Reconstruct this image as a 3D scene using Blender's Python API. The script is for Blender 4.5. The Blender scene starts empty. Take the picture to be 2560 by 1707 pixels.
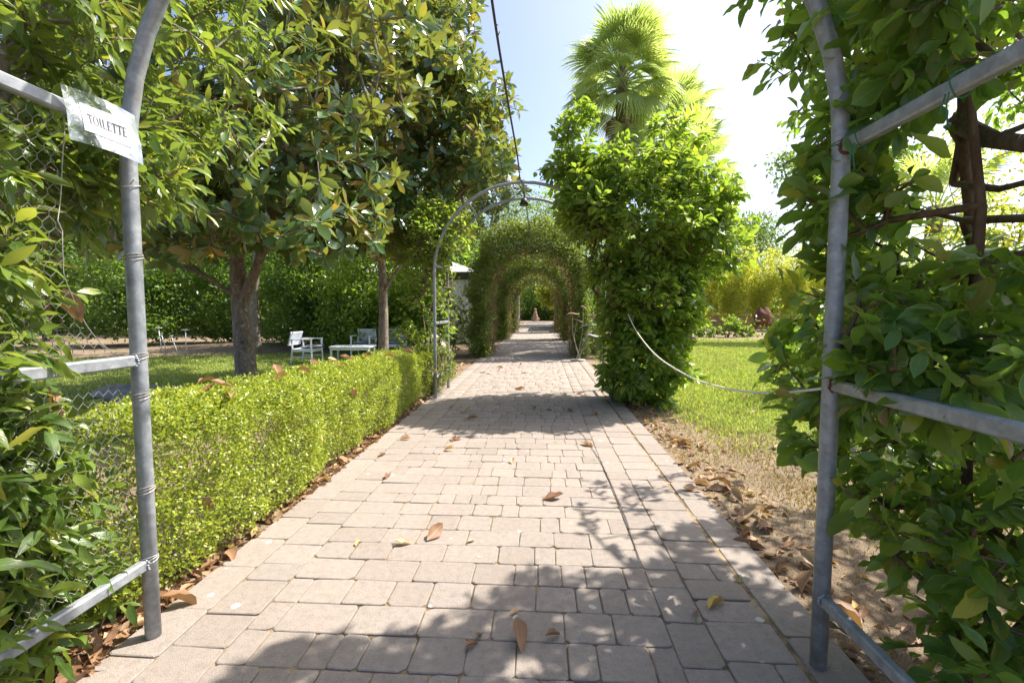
import bpy, math, random
import numpy as np
from mathutils import Matrix, Vector

random.seed(7)
RNG = np.random.default_rng(11)
PI = math.pi
SC = bpy.context.scene
COL = SC.collection
R = math.radians

# ------------------------------------------------------------------ camera
FPX, EYE, CAMX = 1180.0, 1.35, 0.27
cam_data = bpy.data.cameras.new('camera')
cam_data.sensor_width = 36.0
cam_data.lens = 36.0 * FPX / 2560.0
cam_data.clip_start = 0.05
cam_data.clip_end = 2000.0
cam = bpy.data.objects.new('camera', cam_data)
COL.objects.link(cam)
cam.location = (CAMX, 0.0, EYE)
cam.rotation_euler = (PI / 2 - math.atan(78.5 / FPX), 0.0, math.atan(72.0 / FPX))
SC.camera = cam

# ------------------------------------------------------------------ sky, sun, exposure
SUN = Vector((0.62, 0.35, 1.0)).normalized()
world = bpy.data.worlds.new('World')
SC.world = world
world.use_nodes = True
wn = world.node_tree
bg = wn.nodes['Background']
sky = wn.nodes.new('ShaderNodeTexSky')
sky.sky_type = 'NISHITA'
sky.sun_disc = False
sky.sun_elevation = math.asin(SUN.z)
sky.sun_rotation = math.atan2(SUN.x, SUN.y)
sky.altitude = 0.0
sky.air_density = 0.75
sky.dust_density = 3.0
sky.ozone_density = 1.0
wn.links.new(sky.outputs[0], bg.inputs[0])
bg.inputs[1].default_value = 0.145

sun_data = bpy.data.lights.new('sun', 'SUN')
sun_data.energy = 5.0
sun_data.angle = R(0.53)
sun_data.color = (1.0, 0.935, 0.83)
sun = bpy.data.objects.new('sun', sun_data)
COL.objects.link(sun)
sun.rotation_euler = SUN.to_track_quat('Z', 'Y').to_euler()
sun.location = (8, 5, 14)

SC.view_settings.view_transform = 'Standard'
SC.view_settings.look = 'None'
SC.view_settings.gamma = 1.0
SC.view_settings.use_curve_mapping = False
SC.view_settings.exposure = 1.08
SC.cycles.max_bounces = 14
SC.cycles.diffuse_bounces = 10
SC.cycles.glossy_bounces = 4
SC.cycles.transmission_bounces = 12
SC.cycles.transparent_max_bounces = 12
SC.cycles.use_denoising = True

# ------------------------------------------------------------------ object helpers
def tag(o, label=None, cat=None, group=None, kind=None):
    if label: o['label'] = label
    if cat: o['category'] = cat
    if group: o['group'] = group
    if kind: o['kind'] = kind
    return o

def empty(name, loc, label=None, cat=None, group=None, rz=0.0):
    o = bpy.data.objects.new(name, None)
    COL.objects.link(o)
    o.empty_display_size = 0.2
    o.location = loc
    o.rotation_euler = (0, 0, rz)
    return tag(o, label, cat, group)

def link(name, me, mat=None, parent=None, loc=None):
    o = bpy.data.objects.new(name, me)
    COL.objects.link(o)
    if mat is not None and not me.materials:
        me.materials.append(mat)
    if parent is not None:
        o.parent = parent
    if loc is not None:
        o.location = loc
    return o

def origin(parent):
    """world position of a parent chain made of unrotated things"""
    v = Vector((0, 0, 0))
    p = parent
    while p is not None:
        v += p.location
        p = p.parent
    return np.array(v)

def mesh_np(name, V, faces, uv=None, tint=None, smooth=False):
    """faces: list of integer arrays (m,k); uv and tint per vertex"""
    me = bpy.data.meshes.new(name)
    V = np.asarray(V, dtype=np.float32)
    me.vertices.add(len(V))
    me.vertices.foreach_set('co', V.ravel())
    faces = [np.asarray(f, dtype=np.int32) for f in faces if len(f)]
    loops = np.concatenate([f.ravel() for f in faces])
    tot = np.concatenate([np.full(len(f), f.shape[1], dtype=np.int32) for f in faces])
    start = np.concatenate([[0], np.cumsum(tot)[:-1]]).astype(np.int32)
    me.loops.add(len(loops))
    me.loops.foreach_set('vertex_index', loops)
    me.polygons.add(len(tot))
    me.polygons.foreach_set('loop_start', start)
    me.polygons.foreach_set('loop_total', tot)
    if smooth:
        me.polygons.foreach_set('use_smooth', np.ones(len(tot), dtype=bool))
    me.update(calc_edges=True)
    if uv is not None:
        l = me.uv_layers.new(name='UVMap')
        l.data.foreach_set('uv', np.asarray(uv, dtype=np.float32)[loops].ravel())
    if tint is not None:
        a = me.attributes.new('tint', 'FLOAT', 'POINT')
        a.data.foreach_set('value', np.asarray(tint, dtype=np.float32))
    me.validate()
    return me

class MB:
    """collects shapes into one mesh"""
    def __init__(self):
        self.v, self.f = [], []
    def add(self, V, F):
        b = len(self.v)
        self.v.extend([tuple(p) for p in V])
        self.f.extend([[i + b for i in f] for f in F])
        return self
    def box(self, c, s, M=None, ch=0.0):
        hx, hy, hz = s[0] / 2, s[1] / 2, s[2] / 2
        if ch <= 0:
            V = [Vector((sx * hx, sy * hy, sz * hz)) for sz in (-1, 1) for sy in (-1, 1) for sx in (-1, 1)]
            F = [(0, 2, 3, 1), (4, 5, 7, 6), (0, 1, 5, 4), (1, 3, 7, 5), (3, 2, 6, 7), (2, 0, 4, 6)]
        else:
            ch = min(ch, hx * .9, hy * .9, hz * .9)
            V, F = [], []
            def ring(z, ix):
                x, y = hx - ix, hy - ix
                k = ch * 0.9
                return [Vector(p) for p in ((x - k, -y, z), (x, -y + k, z), (x, y - k, z), (x - k, y, z), (-x + k, y, z), (-x, y - k, z), (-x, -y + k, z), (-x + k, -y, z))]
            V = ring(-hz, ch) + ring(-hz + ch, 0) + ring(hz - ch, 0) + ring(hz, ch)
            F = [tuple(range(7, -1, -1)), tuple(range(24, 32))]
            for r in range(3):
                for i in range(8):
                    j = (i + 1) % 8
                    F.append((r * 8 + i, r * 8 + j, r * 8 + 8 + j, r * 8 + 8 + i))
        c = Vector(c)
        V = [(M @ p if M else p) + c for p in V]
        return self.add(V, F)
    def tube(self, pts, r, k=8, caps=True, closed=False):
        pts = [Vector(p) for p in pts]
        n = len(pts)
        rr = r if hasattr(r, '__len__') else [r] * n
        up = None
        V, F = [], []
        for i, p in enumerate(pts):
            if closed:
                t = (pts[(i + 1) % n] - pts[i - 1]).normalized()
            else:
                t = (pts[min(i + 1, n - 1)] - pts[max(i - 1, 0)]).normalized()
            if up is None:
                a = Vector((0, 0, 1)) if abs(t.z) < .9 else Vector((1, 0, 0))
                up = (a - t * a.dot(t)).normalized()
            else:
                up = (up - t * up.dot(t)).normalized()
            s = t.cross(up)
            for j in range(k):
                an = 2 * PI * j / k
                V.append(p + (up * math.cos(an) + s * math.sin(an)) * rr[i])
        for i in range(n if closed else n - 1):
            for j in range(k):
                a, b = i * k + j, i * k + (j + 1) % k
                c, d = ((i + 1) % n) * k + (j + 1) % k, ((i + 1) % n) * k + j
                F.append((a, b, c, d))
        if caps and not closed:
            F.append(tuple(range(k - 1, -1, -1)))
            F.append(tuple(range((n - 1) * k, n * k)))
        return self.add(V, F)
    def lathe(self, prof, k=16, c=(0, 0, 0)):
        V, F = [], []
        for (r, z) in prof:
            for j in range(k):
                a = 2 * PI * j / k
                V.append((c[0] + r * math.cos(a), c[1] + r * math.sin(a), c[2] + z))
        for i in range(len(prof) - 1):
            for j in range(k):
                F.append((i * k + j, i * k + (j + 1) % k, (i + 1) * k + (j + 1) % k, (i + 1) * k + j))
        F.append(tuple(range(k - 1, -1, -1)))
        F.append(tuple(range((len(prof) - 1) * k, len(prof) * k)))
        return self.add(V, F)
    def mesh(self, name, smooth=False):
        me = bpy.data.meshes.new(name)
        me.from_pydata([tuple(p) for p in self.v], [], self.f)
        if smooth:
            me.polygons.foreach_set('use_smooth', np.ones(len(me.polygons), dtype=bool))
        me.update()
        return me
    def build(self, name, mat, parent=None, smooth=False, loc=None):
        return link(name, self.mesh(name, smooth), mat, parent, loc)

def smooth_path(pts, n):
    """Catmull-Rom through points"""
    P = [np.array(p, float) for p in pts]
    P = [2 * P[0] - P[1]] + P + [2 * P[-1] - P[-2]]
    out = []
    for i in range(1, len(P) - 2):
        for j in range(n):
            t = j / n
            a, b, c, d = P[i - 1], P[i], P[i + 1], P[i + 2]
            out.append(0.5 * ((2 * b) + (c - a) * t + (2 * a - 5 * b + 4 * c - d) * t * t + (3 * b - a - 3 * c + d) * t ** 3))
    out.append(P[-2])
    return out

# view test used only to choose which leaves become objects of their own
_cr = np.array(cam.rotation_euler.to_matrix())
_cl = np.array(cam.location)
def in_view(P):
    q = (np.asarray(P) - _cl) @ _cr
    d = -q[:, 2]
    x = q[:, 0] / np.maximum(d, .01) * FPX
    y = q[:, 1] / np.maximum(d, .01) * FPX
    return (d > .2) & (abs(x) < 1300) & (abs(y) < 870), np.maximum(d, .05)

# ------------------------------------------------------------------ materials
MATS = {}
def nodes_mat(name):
    m = bpy.data.materials.new(name)
    m.use_nodes = True
    nt = m.node_tree
    for n in list(nt.nodes):
        nt.nodes.remove(n)
    out = nt.nodes.new('ShaderNodeOutputMaterial')
    MATS[name] = m
    return m, nt, out

def ramp(nt, fac, stops, interp='LINEAR'):
    r = nt.nodes.new('ShaderNodeValToRGB')
    r.color_ramp.interpolation = interp
    e = r.color_ramp.elements
    while len(e) < len(stops):
        e.new(0.5)
    for i, (p, c) in enumerate(stops):
        e[i].position = p
        e[i].color = (*c, 1.0) if len(c) == 3 else c
    nt.links.new(fac, r.inputs[0])
    return r.outputs[0]

def noise(nt, vec, scale, detail=3.0, rough=0.55, dist=0.0):
    n = nt.nodes.new('ShaderNodeTexNoise')
    n.inputs['Scale'].default_value = scale
    n.inputs['Detail'].default_value = detail
    n.inputs['Roughness'].default_value = rough
    n.inputs['Distortion'].default_value = dist
    if vec is not None:
        nt.links.new(vec, n.inputs['Vector'])
    return n.outputs[0]

def math_n(nt, op, a, b=None, clamp=False):
    m = nt.nodes.new('ShaderNodeMath')
    m.operation = op
    m.use_clamp = clamp
    for i, x in enumerate((a, b)):
        if x is None: continue
        if isinstance(x, (int, float)): m.inputs[i].default_value = x
        else: nt.links.new(x, m.inputs[i])
    return m.outputs[0]

def mix_c(nt, fac, a, b, mode='MIX'):
    m = nt.nodes.new('ShaderNodeMix')
    m.data_type = 'RGBA'
    m.blend_type = mode
    for i, x in ((0, fac), (6, a), (7, b)):
        if isinstance(x, (int, float)): m.inputs[i].default_value = x
        elif isinstance(x, tuple): m.inputs[i].default_value = (*x, 1.0)
        else: nt.links.new(x, m.inputs[i])
    return m.outputs[2]

def geo_pos(nt):
    return nt.nodes.new('ShaderNodeNewGeometry').outputs['Position']

def obj_co(nt):
    return nt.nodes.new('ShaderNodeTexCoord').outputs['Object']

def bump(nt, h, strength=0.3, dist=0.01):
    b = nt.nodes.new('ShaderNodeBump')
    b.inputs['Strength'].default_value = strength
    b.inputs['Distance'].default_value = dist
    nt.links.new(h, b.inputs['Height'])
    return b.outputs[0]

def principled(nt, out, col, rough=0.6, metal=0.0, spec=0.5, normal=None):
    p = nt.nodes.new('ShaderNodeBsdfPrincipled')
    for key, x in (('Base Color', col), ('Roughness', rough), ('Metallic', metal), ('Specular IOR Level', spec)):
        if isinstance(x, (int, float)): p.inputs[key].default_value = x
        elif isinstance(x, tuple): p.inputs[key].default_value = (*x, 1.0)
        else: nt.links.new(x, p.inputs[key])
    if normal is not None:
        nt.links.new(normal, p.inputs['Normal'])
    if out is not None:
        nt.links.new(p.outputs[0], out.inputs[0])
    return p

def simple_mat(name, col, rough=0.6, metal=0.0, var=0.15, scale=8.0, spec=0.5, bmp=0.0):
    m, nt, out = nodes_mat(name)
    co = obj_co(nt)
    n = noise(nt, co, scale, 4)
    lo = tuple(c * (1 - var) for c in col)
    hi = tuple(min(1, c * (1 + var)) for c in col)
    c = ramp(nt, n, [(.3, lo), (.7, hi)])
    nb = bump(nt, noise(nt, co, scale * 6, 3), bmp, .004) if bmp else None
    principled(nt, out, c, rough, metal, spec, nb)
    return m

def leaf_mat(name, stops, back=None, trans=(0.30, 0.45, 0.03), tfac=0.35, rough=0.38, spec=0.5, rib=0.35, ribcol=(0.30, 0.38, 0.10), veins=0):
    """two-sided leaf: tint per leaf, midrib, paler or rusty underside, light shining through"""
    m, nt, out = nodes_mat(name)
    at = nt.nodes.new('ShaderNodeAttribute'); at.attribute_name = 'tint'
    oi = nt.nodes.new('ShaderNodeObjectInfo')
    t = math_n(nt, 'FRACT', math_n(nt, 'ADD', at.outputs['Fac'], oi.outputs['Random']))
    col = ramp(nt, t, stops)
    pos = geo_pos(nt)
    patch = noise(nt, pos, 35.0, 2)
    col = mix_c(nt, math_n(nt, 'MULTIPLY', patch, 0.35), col, mix_c(nt, 1.0, col, (1.35, 1.25, 0.8), 'MULTIPLY'))
    if rib:
        uv = nt.nodes.new('ShaderNodeUVMap')
        sep = nt.nodes.new('ShaderNodeSeparateXYZ')
        nt.links.new(uv.outputs[0], sep.inputs[0])
        d = math_n(nt, 'ABSOLUTE', math_n(nt, 'SUBTRACT', sep.outputs[0], 0.5))
        mid = math_n(nt, 'LESS_THAN', d, 0.035)
        col = mix_c(nt, math_n(nt, 'MULTIPLY', mid, rib), col, ribcol)
    nb = None
    if veins:
        ph = math_n(nt, 'SUBTRACT', math_n(nt, 'MULTIPLY', sep.outputs[1], 40.0), math_n(nt, 'MULTIPLY', d, 34.0))
        wv = math_n(nt, 'ADD', math_n(nt, 'MULTIPLY', math_n(nt, 'SINE', ph), .5), .5)
        line = math_n(nt, 'GREATER_THAN', wv, .90)
        col = mix_c(nt, math_n(nt, 'MULTIPLY', line, veins * .22), col, ribcol)
        rim = math_n(nt, 'GREATER_THAN', d, .455)
        col = mix_c(nt, math_n(nt, 'MULTIPLY', rim, veins * .8), col, mix_c(nt, 1.0, ribcol, (1.3, 1.2, .6), 'MULTIPLY'))
        blot = ramp(nt, noise(nt, pos, 60.0, 3, .6), [(.68, (0, 0, 0)), (.76, (.6, .6, .6))])
        col = mix_c(nt, blot, col, (.13, .10, .04))
        nb = bump(nt, math_n(nt, 'ADD', wv, math_n(nt, 'MULTIPLY', noise(nt, pos, 90.0, 2), .8)), .16, .003)
    geo = nt.nodes.new('ShaderNodeNewGeometry')
    face = col
    if back is not None:
        face = mix_c(nt, geo.outputs['Backfacing'], col, mix_c(nt, 0.25, back, col))
    p = principled(nt, None, face, rough, 0.0, spec, nb)
    tr = nt.nodes.new('ShaderNodeBsdfTranslucent')
    tc = mix_c(nt, 0.55, trans, mix_c(nt, 1.0, col, (2.6, 2.6, 1.3), 'MULTIPLY'))
    nt.links.new(tc, tr.inputs[0])
    mx = nt.nodes.new('ShaderNodeMixShader')
    mx.inputs[0].default_value = tfac
    nt.links.new(p.outputs[0], mx.inputs[1])
    nt.links.new(tr.outputs[0], mx.inputs[2])
    nt.links.new(mx.outputs[0], out.inputs[0])
    return m

# foliage
leaf_mat('magnolia_leaf', [(0, (.044, .112, .050)), (.5, (.064, .150, .060)), (.84, (.092, .185, .062)), (.95, (.16, .19, .05)), (1, (.30, .17, .05))],
         back=(.28, .180, .065), trans=(.58, .50, .04), tfac=.26, rough=.20, spec=.9, ribcol=(.14, .17, .06), veins=.3)
leaf_mat('lance_leaf', [(0, (.052, .105, .026)), (.45, (.085, .152, .034)), (.85, (.14, .21, .042)), (1, (.28, .27, .05))],
         back=(.14, .18, .06), trans=(.36, .42, .05), tfac=.34, rough=.30, ribcol=(.22, .30, .08), veins=.35)
leaf_mat('broad_leaf', [(0, (.050, .120, .030)), (.5, (.074, .168, .038)), (.86, (.120, .215, .044)), (.95, (.25, .27, .04)), (1, (.17, .095, .045))],
         back=(.12, .18, .055), trans=(.42, .58, .04), tfac=.44, rough=.27, spec=.55, ribcol=(.15, .25, .06), veins=.8)
leaf_mat('citrus_leaf', [(0, (.060, .130, .026)), (.5, (.092, .185, .034)), (.85, (.15, .24, .04)), (1, (.32, .35, .05))],
         back=(.16, .23, .06), trans=(.52, .64, .05), tfac=.42, rough=.30, ribcol=(.22, .30, .07), veins=.4)
leaf_mat('box_leaf', [(0, (.12, .170, .026)), (.4, (.21, .275, .038)), (.8, (.315, .37, .055)), (1, (.45, .45, .11))],
         back=(.19, .24, .07), trans=(.46, .52, .03), tfac=.34, rough=.33, rib=0)
leaf_mat('ivy_leaf', [(0, (.065, .115, .030)), (.6, (.11, .175, .042)), (.88, (.17, .22, .05)), (1, (.26, .18, .07))],
         back=(.15, .18, .06), trans=(.42, .48, .05), tfac=.42, rough=.42, rib=0)
leaf_mat('shrub_leaf', [(0, (.045, .095, .024)), (.6, (.075, .150, .034)), (.9, (.125, .21, .04)), (1, (.20, .26, .04))],
         back=(.11, .17, .05), trans=(.38, .52, .04), tfac=.42, rough=.42, rib=0)
leaf_mat('far_leaf', [(0, (.055, .110, .028)), (.6, (.085, .155, .040)), (1, (.15, .21, .05))],
         back=(.11, .17, .05), trans=(.36, .48, .05), tfac=.38, rough=.5, rib=0)
leaf_mat('yellow_leaf', [(0, (.12, .18, .02)), (.6, (.20, .27, .03)), (1, (.36, .33, .04))],
         back=(.20, .24, .05), trans=(.55, .52, .03), tfac=.4, rough=.45, rib=0)
leaf_mat('bamboo_leaf', [(0, (.24, .30, .04)), (.6, (.36, .40, .06)), (1, (.50, .48, .09))],
         back=(.36, .40, .09), trans=(.72, .72, .10), tfac=.48, rough=.5, rib=0)
leaf_mat('palm_leaf', [(0, (.18, .25, .11)), (.6, (.26, .34, .15)), (1, (.38, .42, .20))],
         back=(.20, .25, .10), trans=(.58, .66, .16), tfac=.46, rough=.36, rib=0)
leaf_mat('palm_dry', [(0, (.20, .15, .09)), (1, (.36, .29, .19))], trans=(.35, .28, .15), tfac=.15, rough=.7, rib=0)
leaf_mat('strap_leaf', [(0, (.09, .14, .08)), (1, (.16, .22, .12))], trans=(.25, .35, .1), tfac=.2, rough=.45, rib=0)
leaf_mat('dry_leaf', [(0, (.17, .088, .050)), (.4, (.25, .140, .082)), (.75, (.33, .210, .130)), (.95, (.42, .31, .21)), (1, (.46, .34, .08))],
         back=(.30, .195, .125), trans=(.42, .22, .08), tfac=.14, rough=.55, spec=.35, rib=.4, ribcol=(.44, .31, .18))
leaf_mat('grass_blade', [(0, (.19, .25, .07)), (.6, (.275, .325, .11)), (1, (.40, .41, .17))],
         trans=(.34, .46, .04), tfac=.35, rough=.5, rib=0)
leaf_mat('straw_blade', [(0, (.24, .18, .095)), (.7, (.34, .265, .145)), (1, (.18, .19, .06))],
         trans=(.4, .32, .15), tfac=.2, rough=.6, rib=0)

def bark_mat(name, a, b, lichen=None, sc=1.0):
    m, nt, out = nodes_mat(name)
    co = geo_pos(nt)
    mp = nt.nodes.new('ShaderNodeMapping')
    mp.inputs['Scale'].default_value = (1, 1, .35)
    nt.links.new(co, mp.inputs[0])
    n1 = noise(nt, mp.outputs[0], 22 * sc, 6, .65)
    c = ramp(nt, n1, [(.32, a), (.68, b)])
    if lichen:
        n2 = noise(nt, co, 17 * sc, 3, .6, .6)
        c = mix_c(nt, ramp(nt, n2, [(.60, (0, 0, 0)), (.68, (.8, .8, .8))]), c, lichen)
    n3 = noise(nt, mp.outputs[0], 70 * sc, 4)
    nb = bump(nt, math_n(nt, 'ADD', n1, math_n(nt, 'MULTIPLY', n3, .5)), .7, .02)
    principled(nt, out, c, .85, 0, .25, nb)
    return m
bark_mat('bark_grey', (.13, .105, .085), (.31, .265, .22), (.52, .52, .46))
bark_mat('bark_brown', (.09, .055, .038), (.21, .145, .10))
bark_mat('bark_pale', (.20, .15, .10), (.40, .33, .25))
bark_mat('palm_bark', (.10, .07, .05), (.25, .19, .14), None, .6)
bark_mat('culm', (.24, .26, .06), (.40, .40, .12), None, .5)
bark_mat('dry_twig', (.20, .12, .06), (.40, .27, .15))

def steel_mat():
    m, nt, out = nodes_mat('galvanised')
    co = geo_pos(nt)
    n1 = noise(nt, co, 16, 5, .6)
    v = nt.nodes.new('ShaderNodeTexVoronoi'); v.inputs['Scale'].default_value = 55
    nt.links.new(co, v.inputs['Vector'])
    c = ramp(nt, n1, [(.28, (.22, .24, .265)), (.55, (.32, .345, .375)), (.8, (.43, .45, .47))])
    sepv = nt.nodes.new('ShaderNodeSeparateColor'); nt.links.new(v.outputs['Color'], sepv.inputs[0])
    c = mix_c(nt, 1.0, c, ramp(nt, sepv.outputs[0], [(0, (.86, .86, .86)), (1, (1.08, 1.08, 1.08))]), 'MULTIPLY')
    mp = nt.nodes.new('ShaderNodeMapping'); mp.inputs['Scale'].default_value = (9, 9, 1.6)
    nt.links.new(co, mp.inputs[0])
    rust = ramp(nt, noise(nt, mp.outputs[0], 3.2, 5, .65), [(.60, (0, 0, 0)), (.74, (.85, .85, .85))])
    c = mix_c(nt, rust, c, (.30, .20, .13))
    principled(nt, out, c, ramp(nt, n1, [(.3, (.42,) * 3), (.7, (.62,) * 3)]), .35, .5, bump(nt, n1, .15, .003))
steel_mat()

def paver_mat():
    m, nt, out = nodes_mat('paver')
    oi = nt.nodes.new('ShaderNodeObjectInfo')
    at = nt.nodes.new('ShaderNodeAttribute'); at.attribute_name = 'tint'
    t = math_n(nt, 'FRACT', math_n(nt, 'ADD', at.outputs['Fac'], oi.outputs['Random']))
    pos = geo_pos(nt)
    base = ramp(nt, t, [(0, (.272, .230, .202)), (.35, (.306, .260, .228)), (.7, (.322, .276, .242)), (1, (.290, .252, .226))])
    big = noise(nt, pos, 2.2, 4, .6)
    base = mix_c(nt, ramp(nt, big, [(.35, (0, 0, 0)), (.75, (.5, .5, .5))]), base, (.255, .226, .202))
    fine = noise(nt, pos, 240, 3, .7)
    base = mix_c(nt, .55, base, mix_c(nt, 1.0, base, ramp(nt, fine, [(.3, (.66, .65, .64)), (.5, (1, 1, 1)), (.72, (1.32, 1.32, 1.32))]), 'MULTIPLY'))
    mid = noise(nt, pos, 26, 5, .75)
    base = mix_c(nt, 1.0, base, ramp(nt, mid, [(.28, (.80, .79, .78)), (.5, (1, 1, 1)), (.72, (1.12, 1.12, 1.12))]), 'MULTIPLY')
    # pale lichen rosettes and a few chalky or dark stains
    warp = nt.nodes.new('ShaderNodeVectorMath'); warp.operation = 'ADD'
    wn2 = nt.nodes.new('ShaderNodeTexNoise'); wn2.inputs['Scale'].default_value = 45
    nt.links.new(pos, wn2.inputs['Vector'])
    sc2 = nt.nodes.new('ShaderNodeVectorMath'); sc2.operation = 'SCALE'; sc2.inputs['Scale'].default_value = .022
    nt.links.new(wn2.outputs['Color'], sc2.inputs[0])
    nt.links.new(pos, warp.inputs[0]); nt.links.new(sc2.outputs[0], warp.inputs[1])
    v = nt.nodes.new('ShaderNodeTexVoronoi'); v.inputs['Scale'].default_value = 5.5
    nt.links.new(warp.outputs[0], v.inputs['Vector'])
    sepc = nt.nodes.new('ShaderNodeSeparateColor'); nt.links.new(v.outputs['Color'], sepc.inputs[0])
    size = math_n(nt, 'MULTIPLY', math_n(nt, 'SUBTRACT', sepc.outputs[0], .35), .20)
    spot = math_n(nt, 'LESS_THAN', v.outputs['Distance'], size)
    base = mix_c(nt, math_n(nt, 'MULTIPLY', spot, .7), base, (.60, .58, .54))
    st = ramp(nt, noise(nt, pos, 3.4, 6, .72, .6), [(.56, (0, 0, 0)), (.74, (.62, .62, .62))])
    chalk = ramp(nt, noise(nt, pos, 2.1, 5, .7, .4), [(.66, (0, 0, 0)), (.74, (.45, .45, .45))])
    base = mix_c(nt, chalk, base, (.52, .50, .47))
    base = mix_c(nt, st, base, (.235, .20, .165))
    nb = bump(nt, math_n(nt, 'ADD', fine, noise(nt, pos, 60, 4, .7)), .6, .006)
    principled(nt, out, base, .85, 0, .25, nb)
paver_mat()

def ground_mat(name='ground'):
    m, nt, out = nodes_mat(name)
    pos = geo_pos(nt)
    at = nt.nodes.new('ShaderNodeAttribute'); at.attribute_name = 'tint'    # how far turf covers the soil
    n1 = noise(nt, pos, 1.4, 6, .62)
    n2 = noise(nt, pos, 26, 4, .7)
    dirt = ramp(nt, n1, [(.25, (.17, .125, .088)), (.5, (.25, .19, .135)), (.75, (.33, .26, .18))])
    dirt = mix_c(nt, .6, dirt, mix_c(nt, 1.0, dirt, ramp(nt, n2, [(.3, (.55, .52, .5)), (.55, (1.05, 1.05, 1.0)), (.75, (1.4, 1.35, 1.25))]), 'MULTIPLY'))
    chips = noise(nt, pos, 120, 2, .8)
    dirt = mix_c(nt, ramp(nt, chips, [(.60, (0, 0, 0)), (.66, (.6, .6, .6))]), dirt, (.42, .33, .22))
    turf = ramp(nt, noise(nt, pos, 3.1, 5, .65), [(.25, (.105, .150, .035)), (.5, (.150, .200, .050)), (.78, (.23, .25, .085))])
    turf = mix_c(nt, .6, turf, mix_c(nt, 1.0, turf, ramp(nt, n2, [(.3, (.5, .55, .45)), (.7, (1.3, 1.3, 1.1))]), 'MULTIPLY'))
    f = math_n(nt, 'ADD', at.outputs['Fac'], math_n(nt, 'MULTIPLY', math_n(nt, 'SUBTRACT', noise(nt, pos, 4.5, 6, .7), .5), 1.5))
    f = ramp(nt, f, [(.38, (0, 0, 0)), (.62, (1, 1, 1))])
    c = mix_c(nt, f, dirt, turf)
    nb = bump(nt, math_n(nt, 'ADD', n2, chips), .8, .02)
    principled(nt, out, c, .95, 0, .15, nb)
ground_mat()

def joint_mat():
    m, nt, out = nodes_mat('joint_sand')
    pos = geo_pos(nt)
    c = ramp(nt, noise(nt, pos, 9, 5, .7), [(.34, (.10, .072, .045)), (.5, (.22, .165, .105)), (.66, (.38, .295, .19))])
    c = mix_c(nt, ramp(nt, noise(nt, pos, 6.5, 4, .7), [(.62, (0, 0, 0)), (.72, (.8, .8, .8))]), c, (.075, .085, .03))
    principled(nt, out, c, .95, 0, .1, bump(nt, noise(nt, pos, 90, 3), .6, .01))
joint_mat()
simple_mat('white_plastic', (.72, .75, .82), .45, 0, .06)
simple_mat('cushion_blue', (.17, .19, .26), .85, 0, .12, 20)
simple_mat('stake_white', (.72, .74, .74), .45)
simple_mat('dark_timber', (.075, .065, .05), .7, 0, .3)
simple_mat('rope_white', (.66, .61, .54), .8, 0, .15, 60)
simple_mat('black_cord', (.035, .035, .033), .6)
simple_mat('lamp_black', (.025, .025, .028), .5)
simple_mat('wire', (.42, .40, .38), .5, .4, .3, 30)
simple_mat('paper', (.42, .44, .50), .6, 0, .03)  # white sheet; its bluish shade is put into the base colour
simple_mat('ink', (.035, .035, .045), .6)
simple_mat('tie_green', (.02, .12, .07), .6)
simple_mat('speaker_grey', (.50, .50, .48), .6)
simple_mat('speaker_grille', (.10, .10, .10), .7)
simple_mat('rust', (.13, .050, .028), .75, .2, .4, 6, bmp=.3)
simple_mat('slate', (.22, .235, .27), .55, .1, .25, 9, bmp=.2)
simple_mat('rod_steel', (.40, .36, .30), .5, .5, .3, 12)
simple_mat('rock_grey', (.27, .25, .23), .9, 0, .4, 9, bmp=.8)
simple_mat('rock_pale', (.33, .28, .225), .9, 0, .35, 7, bmp=.8)
simple_mat('carved_wood', (.27, .17, .11), .8, 0, .4, 8, bmp=.6)
simple_mat('wall_concrete', (.30, .25, .20), .92, 0, .3, 3, bmp=.5)
simple_mat('brown_board', (.25, .165, .115), .85, 0, .3, 5, bmp=.4)
simple_mat('fruit_green', (.33, .38, .17), .6, 0, .3, 60, bmp=.8)
simple_mat('lime_fruit', (.22, .33, .04), .4, 0, .2, 60, bmp=.3)

def curtain_mat():
    m, nt, out = nodes_mat('curtain_white')
    pos = geo_pos(nt)
    mp = nt.nodes.new('ShaderNodeMapping'); mp.inputs['Scale'].default_value = (5, 5, .5)
    nt.links.new(pos, mp.inputs[0])
    c = ramp(nt, noise(nt, mp.outputs[0], 2, 4), [(.3, (.60, .60, .58)), (.7, (.78, .79, .80))])
    p = principled(nt, None, c, .85, 0, .2)
    tr = nt.nodes.new('ShaderNodeBsdfTranslucent'); nt.links.new(c, tr.inputs[0])
    mx = nt.nodes.new('ShaderNodeMixShader'); mx.inputs[0].default_value = .35
    nt.links.new(p.outputs[0], mx.inputs[1]); nt.links.new(tr.outputs[0], mx.inputs[2])
    nt.links.new(mx.outputs[0], out.inputs[0])
curtain_mat()

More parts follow.
